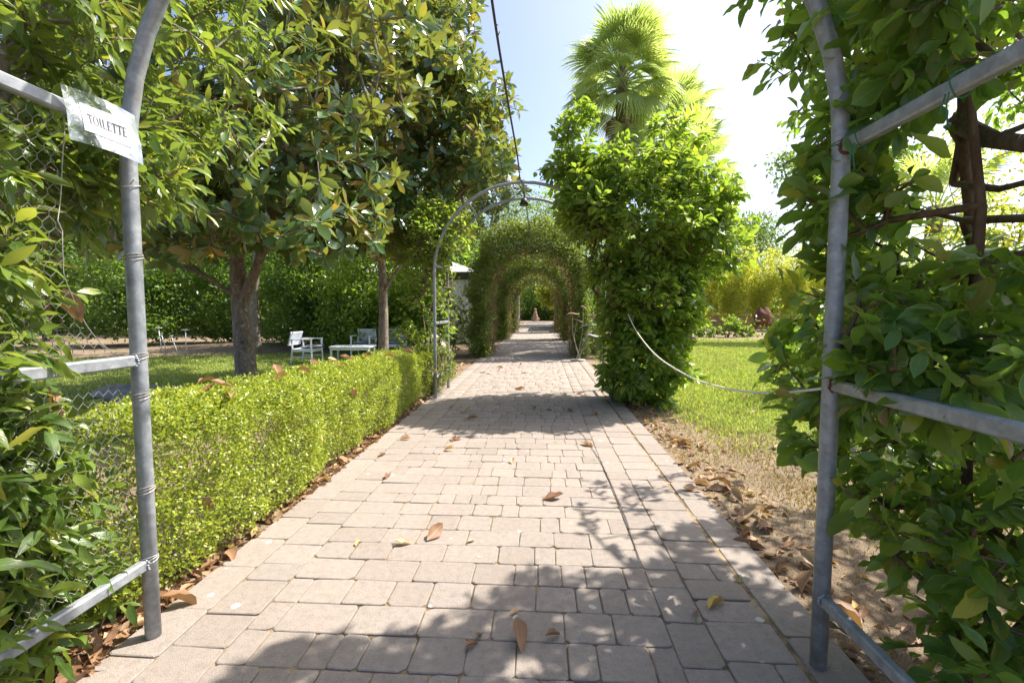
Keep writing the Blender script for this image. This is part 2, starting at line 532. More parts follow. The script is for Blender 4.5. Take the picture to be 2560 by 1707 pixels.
def sleeve_mat():
    m, nt, out = nodes_mat('clear_plastic')
    pos = geo_pos(nt)
    gl = nt.nodes.new('ShaderNodeBsdfGlossy'); gl.inputs['Roughness'].default_value = .06
    gl.inputs['Color'].default_value = (.95, .97, 1, 1)
    nt.links.new(bump(nt, noise(nt, pos, 9, 2, .4, .5), .5, .015), gl.inputs['Normal'])
    tp = nt.nodes.new('ShaderNodeBsdfTransparent'); tp.inputs[0].default_value = (.93, .95, .97, 1)
    lw = nt.nodes.new('ShaderNodeLayerWeight'); lw.inputs['Blend'].default_value = .35
    f = math_n(nt, 'ADD', math_n(nt, 'MULTIPLY', lw.outputs['Fresnel'], .5), .34, True)
    df = nt.nodes.new('ShaderNodeBsdfDiffuse'); df.inputs[0].default_value = (.55, .62, .72, 1)  # bluish patches paint the reflected sky onto the plastic
    m0 = nt.nodes.new('ShaderNodeMixShader')
    nt.links.new(ramp(nt, noise(nt, pos, 14, 3, .5, .6), [(.42, (.10, .10, .10)), (.60, (.5, .5, .5))]), m0.inputs[0])
    nt.links.new(tp.outputs[0], m0.inputs[1]); nt.links.new(df.outputs[0], m0.inputs[2])
    mx = nt.nodes.new('ShaderNodeMixShader')
    nt.links.new(f, mx.inputs[0]); nt.links.new(m0.outputs[0], mx.inputs[1]); nt.links.new(gl.outputs[0], mx.inputs[2])
    nt.links.new(mx.outputs[0], out.inputs[0])
sleeve_mat()
M = MATS

# ------------------------------------------------------------------ leaves, twigs, trees
def leaf_tpl(L=1.0, W=.35, n=4, peak=.5, tip=1.0, fold=.25, droop=.15, wave=.0, seed=0, stalk=.06):
    """one leaf along +Y, face to +Z: verts, quads, tris, uv"""
    rg = random.Random(seed)
    V, UV, Q, T = [(0, 0, 0)], [(.5, 0)], [], []
    p = math.log(.5) / math.log(peak)
    for i in range(1, n):
        t = i / n
        w = W * .5 * (math.sin(PI * (t ** p)) ** tip)
        y = (stalk + (1 - stalk) * t) * L
        z = -droop * L * t * t
        a, b = (rg.uniform(-wave, wave) * W for _ in range(2))
        V += [(-w, y, z + fold * w + a), (0, y, z), (w, y, z + fold * w + b)]
        UV += [(0, t), (.5, t), (1, t)]
    V.append((rg.uniform(-.04, .04) * L, L, -droop * L)); UV.append((.5, 1))
    e = len(V) - 1
    T += [(0, 2, 1), (0, 3, 2)]
    for i in range(n - 2):
        a = 1 + i * 3
        Q += [(a, a + 1, a + 4, a + 3), (a + 1, a + 2, a + 5, a + 4)]
    a = 1 + (n - 2) * 3
    T += [(a, a + 1, e), (a + 1, a + 2, e)]
    return np.array(V, float), np.array(Q, int).reshape(-1, 4), np.array(T, int).reshape(-1, 3), np.array(UV, float)

def diamond_tpl(L=1.0, W=.5, fold=.2, droop=.1):
    V = np.array([(0, 0, 0), (-W / 2, L * .5, fold * W / 2), (0, L, -droop * L), (W / 2, L * .5, fold * W / 2)], float)
    return V, np.zeros((0, 4), int), np.array([(0, 2, 1), (0, 3, 2)]), np.array([(.5, 0), (0, .5), (.5, 1), (1, .5)], float)

def unit(a):
    a = np.asarray(a, float)
    return a / np.maximum(np.linalg.norm(a, axis=-1, keepdims=True), 1e-9)

def frames(D, N):
    Y = unit(D)
    Z = N - Y * np.sum(N * Y, axis=1, keepdims=True)
    bad = np.linalg.norm(Z, axis=1) < 1e-3
    Z[bad] = np.cross(Y[bad], np.array([1., .3, .2]))
    Z = unit(Z)
    return np.cross(Y, Z), Y, Z

def leaf_mesh(name, tpls, P, D, N, S, rng, off=(0, 0, 0), tint=None):
    """joins leaves (several leaf shapes) into one mesh"""
    X, Y, Z = frames(D, N)
    P = np.asarray(P) - np.asarray(off)
    k = rng.integers(0, len(tpls), len(P))
    tv = rng.random(len(P)) if tint is None else tint
    VV, QQ, TT, UU, TI = [], [], [], [], []
    b = 0
    for i, (v, q, t, uv) in enumerate(tpls):
        s = np.where(k == i)[0]
        if not len(s): continue
        sc = S[s][:, None, None]
        W = P[s][:, None, :] + sc * (v[None, :, 0:1] * X[s][:, None, :] + v[None, :, 1:2] * Y[s][:, None, :] + v[None, :, 2:3] * Z[s][:, None, :])
        n = len(v)
        o = b + np.arange(len(s))[:, None, None] * n
        VV.append(W.reshape(-1, 3))
        if len(q): QQ.append((q[None] + o).reshape(-1, 4))
        if len(t): TT.append((t[None] + o).reshape(-1, 3))
        UU.append(np.tile(uv, (len(s), 1)))
        TI.append(np.repeat(tv[s], n))
        b += len(s) * n
    fs = []
    if QQ: fs.append(np.concatenate(QQ))
    if TT: fs.append(np.concatenate(TT))
    return mesh_np(name, np.concatenate(VV), fs, np.concatenate(UU), np.concatenate(TI), smooth=True)

_tplcache = {}
def tpl_mesh(key, tpls, mat):
    if key not in _tplcache:
        ms = []
        for v, q, t, uv in tpls:
            me = mesh_np(key, v, [q, t] if len(q) else [t], uv, None, smooth=True)
            me.materials.append(mat)
            ms.append(me)
        _tplcache[key] = ms
    return _tplcache[key]

def foliage(parent, tpls, key, mat, P, D, N, S, rng, single=0, crown='crown', leafname='leaf'):
    """the leaves that show largest are objects of their own, the rest one mesh"""
    P, D, N, S = (np.asarray(a, float) for a in (P, D, N, S))
    off = origin(parent)
    pick = np.zeros(len(P), bool)
    if single:
        iv, dist = in_view(P)
        score = np.where(iv, S / dist, 0)
        idx = np.argsort(-score)[:single]
        idx = idx[score[idx] > 0]
        pick[idx] = True
        X, Y, Z = frames(D[idx], N[idx])
        ms = tpl_mesh(key, tpls, mat)
        for j, i in enumerate(idx):
            o = bpy.data.objects.new(leafname, ms[j % len(ms)])
            COL.objects.link(o)
            o.parent = parent
            s = S[i]
            x, y, z, p = X[j] * s, Y[j] * s, Z[j] * s, P[i] - off
            o.matrix_basis = Matrix(((x[0], y[0], z[0], p[0]), (x[1], y[1], z[1], p[1]), (x[2], y[2], z[2], p[2]), (0, 0, 0, 1)))
    r = ~pick
    me = leaf_mesh(crown, tpls, P[r], D[r], N[r], S[r], rng, off)
    o = link(crown, me, mat, parent)
    o['kind'] = 'stuff'
    return o

def blob(rng, n, c, r, shell=.5, squash=None):
    """points in an ellipsoid, gathered towards its outside"""
    d = unit(rng.normal(size=(n, 3)))
    u = rng.random(n)
    rad = (1 - shell) * u ** (1 / 3) + shell * (0.75 + .25 * u)
    lump = 1 + .13 * np.sin(d[:, 0] * 5.1 + c[0] * 3) * np.sin(d[:, 1] * 4.3 + c[1]) + .10 * np.sin(d[:, 2] * 7 + d[:, 0] * 3 + c[2])
    return np.asarray(c) + d * (rad * lump)[:, None] * np.asarray(r)

def grow(limbs, targets, rng, tip_r=.004, step=.25, expo=.42, sag=.06):
    """limbs: polylines with radii [(pts, r0, r1)]; each target is joined to the nearest wood"""
    pos, par, base = [], [], []
    for pts, r0, r1 in limbs:
        pts = [np.array(p, float) for p in pts]
        if pos:
            d = [np.linalg.norm(p - pts[0]) for p in pos]
            prev = int(np.argmin(d))
        else:
            prev = -1
        for i, p in enumerate(pts):
            pos.append(p); par.append(prev if i == 0 else len(pos) - 2)
            base.append(r0 + (r1 - r0) * i / max(1, len(pts) - 1))
    T = np.asarray(targets)
    A = np.zeros((len(pos) + len(T) * 12, 3)); A[:len(pos)] = pos
    n = len(pos)
    d0 = np.min(np.linalg.norm(T[:, None] - A[None, :n], axis=2), axis=1)
    tips = []
    for ti in np.argsort(d0):
        t = T[ti]
        d = np.linalg.norm(A[:n] - t, axis=1) + .35 * np.maximum(0, A[:n, 2] - t[2])
        q = int(np.argmin(d))
        dist = np.linalg.norm(t - A[q])
        k = int(min(8, max(1, round(dist / step))))
        if n + k + 2 > len(A):
            A = np.concatenate([A, np.zeros((2000, 3))])
        a0 = A[q].copy()
        prev = q
        for j in range(1, k + 1):
            f = j / k
            p = a0 + (t - a0) * f
            if j < k:
                p = p + rng.normal(size=3) * .05 * dist + np.array([0, 0, sag * dist * math.sin(PI * f)])
            A[n] = p; par.append(prev); base.append(0); prev = n; n += 1
        tips.append(prev)
    A = A[:n]
    par = np.array(par); base = np.array(base)
    cnt = np.zeros(n)
    cnt[tips] = 1
    for i in range(n - 1, 0, -1):
        if par[i] >= 0 and par[i] < i:
            cnt[par[i]] += cnt[i]
    rad = np.maximum(tip_r * np.maximum(cnt, 1) ** expo, 0)
    rad = np.where(base > 0, base, np.minimum(rad, .07))
    return A, par, rad, np.array(tips)

def wood_mesh(name, A, par, rad, off=(0, 0, 0), thin=4, thick=9):
    VV, QQ = [], []
    b = 0
    ch = np.where(par >= 0)[0]
    for k, s in ((thin, ch[rad[ch] < .02]), (6, ch[(rad[ch] >= .02) & (rad[ch] < .05)]), (thick, ch[rad[ch] >= .05])):
        if not len(s): continue
        p0, p1 = A[par[s]], A[s]
        r1 = rad[s]
        r0 = np.minimum(rad[par[s]], r1 * 1.5 + .004)
        t = unit(p1 - p0)
        ref = np.tile(np.array([0.31, .17, .93]), (len(s), 1))
        flip = np.abs(np.sum(ref * t, axis=1)) > .95
        ref[flip] = (1, 0, 0)
        u = unit(np.cross(t, ref)); w = np.cross(t, u)
        an = 2 * PI * np.arange(k) / k
        c, sn = np.cos(an)[None, :, None], np.sin(an)[None, :, None]
        ring = u[:, None] * c + w[:, None] * sn
        e0 = p0 - t * (r0 * .25)[:, None]
        V = np.concatenate([e0[:, None] + ring * r0[:, None, None], p1[:, None] + ring * r1[:, None, None]], axis=1)
        j = np.arange(k); jn = (j + 1) % k
        q = np.stack([j, jn, jn + k, j + k], axis=1)
        o = b + np.arange(len(s))[:, None, None] * 2 * k
        VV.append(V.reshape(-1, 3)); QQ.append((q[None] + o).reshape(-1, 4))
        b += len(s) * 2 * k
    return mesh_np(name, np.concatenate(VV) - np.asarray(off), [np.concatenate(QQ)], smooth=True)

def rosettes(A, par, tips, rng, k=(7, 10), spread=(45, 100), up=.5, size=(.13, .2), back=.05):
    P, D, N, S = [], [], [], []
    for t in tips:
        ax = unit(A[t] - A[par[t]]) + np.array([0, 0, up]); ax = unit(ax)
        u = unit(np.cross(ax, [.3, .5, .8])); w = np.cross(ax, u)
        n = rng.integers(k[0], k[1] + 1)
        a0 = rng.random() * 6.28
        for j in range(n):
            an = a0 + j * 2.4
            el = R(rng.uniform(*spread) if j > 1 else rng.uniform(15, 45))
            side = u * math.cos(an) + w * math.sin(an)
            d = ax * math.cos(el) + side * math.sin(el)
            nn = ax * math.sin(el) - side * math.cos(el)
            nn = nn + rng.normal(size=3) * .25
            P.append(A[t] - ax * back * (j / n) + d * .008)
            D.append(d + np.array([0, 0, -.12])); N.append(nn)
            S.append(rng.uniform(*size))
    return P, D, N, S

def sprays(A, par, tips, rng, k=(7, 12), length=.22, size=(.07, .11), droop=.3, out=.9, upn=.8):
    """alternate leaves along the end of each twig"""
    P, D, N, S = [], [], [], []
    for t in tips:
        ax = unit(A[t] - A[par[t]] + rng.normal(size=3) * .03)
        u = unit(np.cross(ax, [.2, .3, .9])); w = np.cross(ax, u)
        n = rng.integers(k[0], k[1] + 1)
        for j in range(n):
            f = j / n
            an = j * PI + rng.normal() * .7 + t
            side = u * math.cos(an) + w * math.sin(an) * .6
            d = ax * (.35 + .5 * (1 - f)) + side * out + np.array([0, 0, -droop * rng.random()])
            P.append(A[t] + ax * length * (.35 - f) + rng.normal(size=3) * .008)
            D.append(d)
            N.append(np.array([0, 0, upn]) + rng.normal(size=3) * .45)
            S.append(rng.uniform(*size))
    return P, D, N, S

# ================================================================== THE SETTING
def sstep(a, b, x):
    t = np.clip((np.asarray(x, float) - a) / (b - a), 0, 1)
    return t * t * (3 - 2 * t)

def turf(x, y):
    x = np.asarray(x, float); y = np.asarray(y, float)
    right = sstep(3.7, 7.3, y + .35 * np.sin(x * 2.1) + .12 * x) * sstep(1.55, 2.5, x) * (1 - sstep(21.5, 24.0, y + .9 * np.sin(x * .8)))
    left = .80 * sstep(-2.3, -3.4, x) * sstep(4.0, 6.5, y) * (1 - sstep(14.5, 16.5, y + .02 * x * x)) * (1 - .35 * sstep(-5, -3, x))
    return np.where(x > 0, right, left)

xs = np.concatenate([[-600, -200, -80, -40], np.linspace(-26, -10, 17), np.linspace(-9.5, 9.5, 77), np.linspace(10, 30, 21), [40, 80, 200, 600]])
ys = np.concatenate([[-300, -60, -15, -5], np.linspace(-2, 12, 57), np.linspace(12.5, 30, 36), np.linspace(32, 70, 20), [90, 150, 300, 900]])
gx, gy = np.meshgrid(xs, ys)
gz = np.full(gx.shape, -.020)
gz += .16 * np.exp(-((gx + 9.5) ** 2 / 14 + (gy - 17.5) ** 2 / 3.5)) + .012 * np.sin(gx * 1.3) * np.sin(gy * .9) * (np.abs(gx) > 2.2)
gz -= .012 * (np.abs(gx) > 2.2)
nx, ny = len(xs), len(ys)
ii = np.arange(nx - 1)[None, :] + np.arange(ny - 1)[:, None] * nx
gq = np.stack([ii, ii + 1, ii + 1 + nx, ii + nx], axis=-1).reshape(-1, 4)
gme = mesh_np('ground', np.stack([gx, gy, gz], -1).reshape(-1, 3), [gq], None, turf(gx, gy).ravel(), smooth=True)
tag(link('ground', gme, M['ground']), kind='structure')

# path bed (sand joints) and pavers
PATH0, PATH1 = -0.6, 56.0
pb = MB()
pb.add([(-1.42, PATH0, -.0075), (1.46, PATH0, -.0075), (1.46, PATH1, -.0075), (-1.42, PATH1, -.0075)], [(0, 1, 2, 3)])
path = pb.build('path', M['joint_sand'])
tag(path, kind='structure')

prng = random.Random(5)
def paver_geo(x0, x1, y0, y1, fine=True):
    g = .0012
    x0 += g + prng.uniform(0, .002); x1 -= g + prng.uniform(0, .002); y0 += g + prng.uniform(0, .002); y1 -= g + prng.uniform(0, .002)
    c = [prng.uniform(.006, .019) * (1.0 if prng.random() < .75 else 1.7) for _ in range(4)]
    o = [(x0 + c[0], y0), (x1 - c[1], y0), (x1, y0 + c[1] * .8), (x1, y1 - c[2]), (x1 - c[2] * .8, y1), (x0 + c[3], y1), (x0, y1 - c[3] * .8), (x0, y0 + c[0])]
    mx, my = (x0 + x1) / 2, (y0 + y1) / 2
    o = [(px + prng.uniform(-.0025, .0025), py + prng.uniform(-.0025, .0025)) for px, py in o]
    zt = prng.uniform(-.0025, .0025)
    tx, ty = prng.uniform(-.014, .014), prng.uniform(-.014, .014)
    def zz(px, py): return zt + tx * (px - mx) + ty * (py - my)
    ins = .004
    top = [(px - math.copysign(ins, px - mx), py - math.copysign(ins, py - my)) for px, py in o]
    V = [(px, py, -.024) for px, py in o] + [(px, py, zz(px, py) - .003) for px, py in o] + [(px, py, zz(px, py)) for px, py in top]
    F = [tuple(range(16, 24))]
    for i in range(8):
        j = (i + 1) % 8
        F += [(i, j, 8 + j, 8 + i), (8 + i, 8 + j, 16 + j, 16 + i)]
    return V, F

cells = []
def column(x0, x1, lens):
    y = PATH0 + prng.uniform(0, .2)
    while y < PATH1:
        l = prng.choice(lens) * prng.uniform(.97, 1.03)
        if prng.random() < .3 and x1 - x0 > .25 and l < .22:
            s = x0 + (x1 - x0) * prng.choice((.36, .5, .64))
            cells.append((x0, s, y, y + l)); cells.append((s, x1, y, y + l))
        else:
            cells.append((x0, x1, y, y + l))
        y += l
column(-1.43, -1.22, (.30, .36, .40))
column(-1.22, -.98, (.16, .20, .27))
column(.81, .985, (.16, .2, .26))
column(.985, 1.262, (.16, .19, .24))
column(1.283, 1.475, (.28, .34, .40))
y = PATH0
while y < PATH1:
    d = prng.choice((.165, .185, .195, .205))
    x = -.98
    while x < .81:
        w = prng.choice((.115, .12, .19, .20, .21, .30, .31))
        if .81 - (x + w) < .10: w = .81 - x
        cells.append((x, x + w, y, y + d))
        x += w
    y += d
near = sorted([c for c in cells if c[3] > 1.5], key=lambda c: c[2])
single = near[:300]
ylim = single[-1][2]
rest = [c for c in cells if c not in set(single)]
for c in single:
    V, F = paver_geo(*c)
    b = MB().add([(v[0] - c[0], v[1] - c[2], v[2]) for v in V], F)
    b.build('paver', M['paver'], path, loc=(c[0], c[2], 0))
RV, RF, RT = [], {8: [], 4: []}, []
for c in rest:
    V, F = paver_geo(*c)
    b = len(RV)
    RV += V
    RT += [prng.random()] * len(V)
    for f in F: RF[len(f)].append([i + b for i in f])
o = link('paver_field', mesh_np('paver_field', RV, [RF[4], RF[8]], None, RT), M['paver'], path)
o['kind'] = 'stuff'

# grass blades
def blades(name, n, xr, yr, hgt, mat, label, keep, far=1.0):
    rng = np.random.default_rng(len(name) * 7 + n)
    y = yr[0] * (yr[1] / yr[0]) ** (rng.random(n) ** .9)
    x = rng.uniform(xr[0], xr[1], n)
    k = keep(x, y, rng)
    x, y = x[k], y[k]
    n = len(x)
    h = hgt * rng.uniform(.5, 1.3, n)
    w = .0035 + .0011 * y * far
    a = rng.random(n) * 6.28
    lean = rng.normal(size=(n, 2)) * (.55 * h)[:, None]
    z0 = np.full(n, -.034)
    P = np.stack([x, y, z0], 1)
    s = np.stack([np.cos(a) * w, np.sin(a) * w, np.zeros(n)], 1)
    tipv = P + np.stack([lean[:, 0], lean[:, 1], h + .014], 1)
    V = np.stack([P - s, P + s, tipv], 1).reshape(-1, 3)
    F = np.arange(n * 3).reshape(-1, 3)
    me = mesh_np(name, V, [F], np.tile([[0, 0], [1, 0], [.5, 1]], (n, 1)), np.repeat(rng.random(n), 3))
    return tag(link(name, me, mat), label, 'grass', kind='stuff')
def patchy(x, y): return .5 + .5 * np.sin(x * 3.1 + 1.3 * np.sin(y * 2.3)) * np.sin(y * 2.7 + 1.7 * np.sin(x * 1.9))
blades('lawn_grass', 360000, (1.6, 17), (4.0, 24.5), .040, M['grass_blade'], 'bright green mown lawn grass to the right of the path',
       lambda x, y, r: (r.random(len(x)) < turf(x, y) * (.45 + .75 * patchy(x, y))) & (x < 2.5 + y * .72))
blades('shaded_grass', 190000, (-17, -2.4), (4.5, 17), .045, M['grass_blade'], 'shaded green lawn grass under the magnolia trees',
       lambda x, y, r: (r.random(len(x)) < turf(x, y) * (.35 + .7 * patchy(x, y))) & (x > -2.5 - y * 1.15))
blades('dry_grass', 70000, (1.5, 8), (2.0, 8.5), .022, M['straw_blade'], 'straw coloured dry grass between path edge and green lawn',
       lambda x, y, r: (r.random(len(x)) < (1 - turf(x, y)) * sstep(2.2, 4.2, y + .5 * x - .8) * (.15 + .9 * patchy(x + 4, y))) & (x > 1.52))
blades('faded_grass', 60000, (1.8, 15), (4.6, 22), .036, M['straw_blade'], 'faded dry blades mixed into the right lawn in patches',
       lambda x, y, r: (r.random(len(x)) < turf(x, y) * np.clip(1.5 * patchy(x * .55 + 2, y * .6) - .55, 0, 1)) & (x < 2.5 + y * .72))

# ================================================================== PIPE PERGOLAS
def arch_pts(y, w=1.33, spring=1.9, x0=0.0, base=-.02):
    pts = [(x0 - w, y, base), (x0 - w, y, .7), (x0 - w, y, 1.4), (x0 - w, y, spring - .2)]
    for i in range(0, 25):
        a = PI - PI * i / 24
        pts.append((x0 + w * math.cos(a), y, spring + w * math.sin(a) * .99))
    pts += [(x0 + w, y, spring - .2), (x0 + w, y, 1.4), (x0 + w, y, .7), (x0 + w, y, base)]
    return pts

def pergola(name, y0, y1, label, r=.029, rails=((-1, .32), (-1, 1.15), (-1, 2.03), (1, .27), (1, 1.08), (1, 1.92)), top=True):
    e = empty(name, (0, (y0 + y1) / 2, 0), label, 'pergola')
    m = (y0 + y1) / 2
    for y in (y0, y1):
        b = MB().tube([(p[0], p[1] - m, p[2]) for p in arch_pts(y)], r, 12)
        b.build('arch_pipe', M['galvanised'], e, smooth=True)
    for s, z in rails:
        b = MB().box((s * 1.33, 0, z), (.034, y1 - y0 - .05, .044), ch=.006)
        b.build('side_rail', M['galvanised'], e)
    if top:
        for a in (52, 90, 128):
            x, z = 1.33 * math.cos(R(a)), 1.9 + 1.33 * math.sin(R(a))
            b = MB().tube([(x, y0 - m + .03, z), (x, y1 - m - .03, z)], r * .6, 8)
            b.build('roof_rail', M['galvanised'], e, smooth=True)
    return e

def weld(e, y, s, z):
    b = MB()
    rg = random.Random(int(z * 100) + int(s))
    for k in range(16):
        t = 2 * PI * k / 16
        b.lathe([(.002, -.006), (.0075, 0), (.002, .006)], 6, (s * 1.33 + .020 * math.cos(t) + rg.uniform(-.002, .002), y - .026 + rg.uniform(-.004, .004), z + .026 * math.sin(t)))
    b.build('weld_bead', M['rust'] if rg.random() < .6 else M['galvanised'], e, True)
near_p = pergola('pipe_pergola', .78, 1.78, 'grey galvanised pipe pergola nearest the viewer, framing the view')
for s, z in ((-1, .32), (-1, 1.15), (-1, 2.03), (1, .27), (1, 1.08), (1, 1.92)): weld(near_p, .5, s, z)
# wire ties and rust rings on the near posts
for s, z in ((-1, .33), (-1, .62), (-1, 1.16), (-1, 1.0), (-1, 1.55), (1, 1.93)):
    b = MB()
    for k in range(3):
        zz = z + k * .006
        b.tube([(s * 1.33 + .0315 * math.cos(t), .5 + .0315 * math.sin(t), zz + .008 * math.sin(t + k)) for t in np.linspace(0, 2 * PI, 14)[:-1]], .0016, 5, closed=True)
    b.build('wire_tie', M['wire'] if s < 0 else M['tie_green'], near_p)
for yy in (.02, .38):
    b = MB()
    b.tube([(1.33 + .03 * math.cos(t), yy + .004 * math.sin(3 * t), 1.92 + .034 * math.sin(t)) for t in np.linspace(0, 2 * PI, 14)[:-1]], .0022, 5, closed=True)
    b.tube([(1.30, yy, 1.90), (1.298, yy + .004, 1.86), (1.302, yy - .003, 1.81)], .0022, 5)
    b.tube([(1.30, yy + .01, 1.90), (1.292, yy + .016, 1.85)], .0022, 5)
    b.build('string_tie', M['tie_green'], near_p)
mid_p = pergola('pipe_pergola', 7.05, 8.05, 'grey pipe pergola half hidden by the lemon bush, second from the viewer', .025)

# wire netting on the left side of the near pergola
def netting():
    b = MB()
    cw, rh = .041, .036
    def ok(yy, zz):
        if zz < .33 or zz > 2.0: return False
        if 1.12 < zz < 1.18: return False
        edge = 1.74
        if zz > 1.18: edge = 1.735 - .20 * min(1, (zz - 1.18) / .28) ** .6
        if zz > 1.62: edge -= .02 * math.sin(zz * 9)
        return .60 < yy < edge
    def pt(yy, zz):
        return Vector((-1.362 + .010 * math.sin(yy * 7 + zz * 5) + .006 * math.sin(zz * 13), yy - .004 * math.sin(zz * 21), zz + .006 * math.sin(yy * 17)))
    def seg(a, c, r=.0011):
        if ok(*a) and ok(*c):
            p, q = pt(*a), pt(*c)
            t = (q - p).normalized()
            u = t.cross(Vector((1, .2, .1))).normalized(); w = t.cross(u)
            V = [x + (u * math.cos(k * 2.094) + w * math.sin(k * 2.094)) * r for x in (p, q) for k in range(3)]
            b.add(V, [(0, 1, 4, 3), (1, 2, 5, 4), (2, 0, 3, 5)])
    nz, nyy = int(2.0 / rh) + 2, int(1.3 / cw) + 2
    for j in range(nz):
        for i in range(nyy):
            oy = .55 + i * cw + (cw / 2 if j % 2 else 0)
            z = .30 + j * rh
            lo, hi = z - rh * .22, z + rh * .22
            seg((oy, lo), (oy, hi), .0014)                      # twisted upright
            seg((oy, hi), (oy - cw / 2, z + rh - rh * .22))
            seg((oy, hi), (oy + cw / 2, z + rh - rh * .22))
    # selvedge wire along the torn edge
    pts = [pt(1.735 - .20 * min(1, (zz - 1.18) / .28) ** .6 - (.02 * math.sin(zz * 9) if zz > 1.62 else 0), zz) for zz in np.linspace(1.19, 2.0, 24)]
    b.tube(pts, .0018, 5)
    return b
tag(netting().build('wire_netting', M['wire']), 'torn hexagonal wire netting on the left side of the near pergola', 'wire netting')

# ================================================================== SIGN
def sheet_pt(u, v):
    """laminated sheet: u across, v up, hung askew between rail and post"""
    tl, tr = np.array((-1.292, 1.495, 2.085)), np.array((-1.258, 1.738, 2.080))
    bl, br = np.array((-1.262, 1.487, 1.905)), np.array((-1.226, 1.732, 1.895))
    p = (tl * (1 - u) + tr * u) * v + (bl * (1 - u) + br * u) * (1 - v)
    n = np.array((.975, -.15, .16))
    return p + n * (.016 * math.sin(PI * u) + .006 * math.sin(7 * u + 3 * v) * math.sin(PI * v))
def sheet_mesh(u0, u1, v0, v1, off, nu=24, nv=10):
    n = np.array((.975, -.15, .16))
    V = [tuple(sheet_pt(u0 + (u1 - u0) * i / nu, v0 + (v1 - v0) * j / nv) + n * off) for j in range(nv + 1) for i in range(nu + 1)]
    F = [(j * (nu + 1) + i, j * (nu + 1) + i + 1, (j + 1) * (nu + 1) + i + 1, (j + 1) * (nu + 1) + i) for j in range(nv) for i in range(nu)]
    return MB().add(V, F)
sign = empty('toilet_sign', (0, 0, 0), 'laminated paper sign reading TOILETTE tied to the left post', 'sign')
sheet_mesh(0, 1, 0, 1, -.002).build('plastic_sleeve', M['clear_plastic'], sign, smooth=True)
paper = sheet_mesh(.17, .83, .24, .76, 0, 16, 6).build('paper', M['paper'], sign, smooth=True)
# serif capitals as flat strokes in a unit letter box
def L_T(): return [(.41, 0, .59, 1), (.04, .90, .96, 1), (.04, .74, .10, .92), (.90, .74, .96, .92), (.30, 0, .70, .05)]
def L_I(): return [(.34, 0, .66, 1), (.26, 0, .74, .05), (.26, .95, .74, 1)]
def L_L(): return [(.20, 0, .38, 1), (.08, .95, .52, 1), (.08, 0, .92, .06), (.86, 0, .92, .24)]
def L_E(): return [(.18, 0, .37, 1), (.06, .94, .86, 1), (.06, 0, .92, .06), (.80, .78, .86, 1), (.86, 0, .92, .24), (.34, .48, .66, .54), (.61, .40, .66, .62)]
word = [('T', .9), ('O', 1.0), ('I', .52), ('L', .8), ('E', .82), ('T', .9), ('T', .9), ('E', .82)]
tot = sum(w for _, w in word)
u = .235
for ch, w in word:
    du = .53 * w / tot
    b = MB()
    def q(a, c):
        n = np.array((.975, -.15, .16))
        return tuple(sheet_pt(u + du * a, .415 + .175 * c) + n * .0014)
    if ch == 'O':
        k = 28
        out = [q(.5 + .44 * math.cos(t), .5 + .52 * math.sin(t)) for t in np.linspace(0, 2 * PI, k + 1)[:-1]]
        inn = [q(.5 + .30 * math.cos(t), .5 + .465 * math.sin(t)) for t in np.linspace(0, 2 * PI, k + 1)[:-1]]
        b.add(out + inn, [(i, (i + 1) % k, k + (i + 1) % k, k + i) for i in range(k)])
    else:
        for (a, c, a1, c1) in {'T': L_T, 'I': L_I, 'L': L_L, 'E': L_E}[ch]():
            b.add([q(a, c), q(a1, c), q(a1, c1), q(a, c1)], [(0, 1, 2, 3)])
    b.build('letter', M['ink'], paper)
    u += du
b = MB()
b.tube([(-1.33 + .034 * math.cos(t), 1.78 + .034 * math.sin(t), 1.83 + .01 * math.sin(t)) for t in np.linspace(0, 2 * PI, 14)[:-1]], .002, 5, closed=True)
b.tube([(-1.30, 1.75, 1.83), (-1.275, 1.74, 1.845), (-1.262, 1.735, 1.83)], .002, 5)
b.build('sign_wire', M['wire'], sign)

# ================================================================== ROPE AND CORD
rp = smooth_path([(1.42, 6.35, 1.30), (1.39, 5.6, 1.10), (1.37, 4.6, .925), (1.36, 3.6, .865), (1.355, 2.9, .885), (1.35, 2.3, .955), (1.335, 1.83, 1.055)], 10)
tag(MB().tube(rp, .0056, 8).build('rope', M['rope_white'], smooth=True), 'white rope sagging from the lemon bush to the right post', 'rope')
cd = smooth_path([(0, 1.78, 3.235), (.0, 2.6, 3.02), (.02, 3.6, 2.89), (.03, 4.8, 2.88), (.0, 6.1, 3.0), (-.01, 7.05, 3.22), (.0, 8.05, 3.19), (.05, 10, 2.92), (.06, 12, 2.93), (.03, 13.5, 3.18)], 9)
cb = MB().tube(cd, .0085, 6)
cr = random.Random(3)
for i in range(60):
    p = Vector(cd[cr.randrange(2, len(cd) - 2)])
    d = Vector((cr.uniform(-1, 1), cr.uniform(-.3, .3), cr.uniform(-.6, 1))).normalized()
    cb.tube([p, p + d * cr.uniform(.02, .05)], .003, 4)
tag(cb.build('hanging_cord', M['black_cord'], smooth=True), 'dark cord with tendrils strung overhead from arch to arch', 'cord')
for (x, yy, z, lab) in ((0, 7.55, 3.19, 'small black pendant lamp under the bare second pergola'), (.03, 13.45, 3.12, 'small black pendant lamp under the first ivy covered arch')):
    e = empty('pendant_lamp', (x, yy, z), lab, 'lamp')
    MB().lathe([(.012, 0), (.012, -.09)], 10).build('stem', M['lamp_black'], e)
    MB().lathe([(.03, -.09), (.05, -.12), (.075, -.20), (.07, -.202)], 18).build('lamp_shade', M['lamp_black'], e, smooth=True)

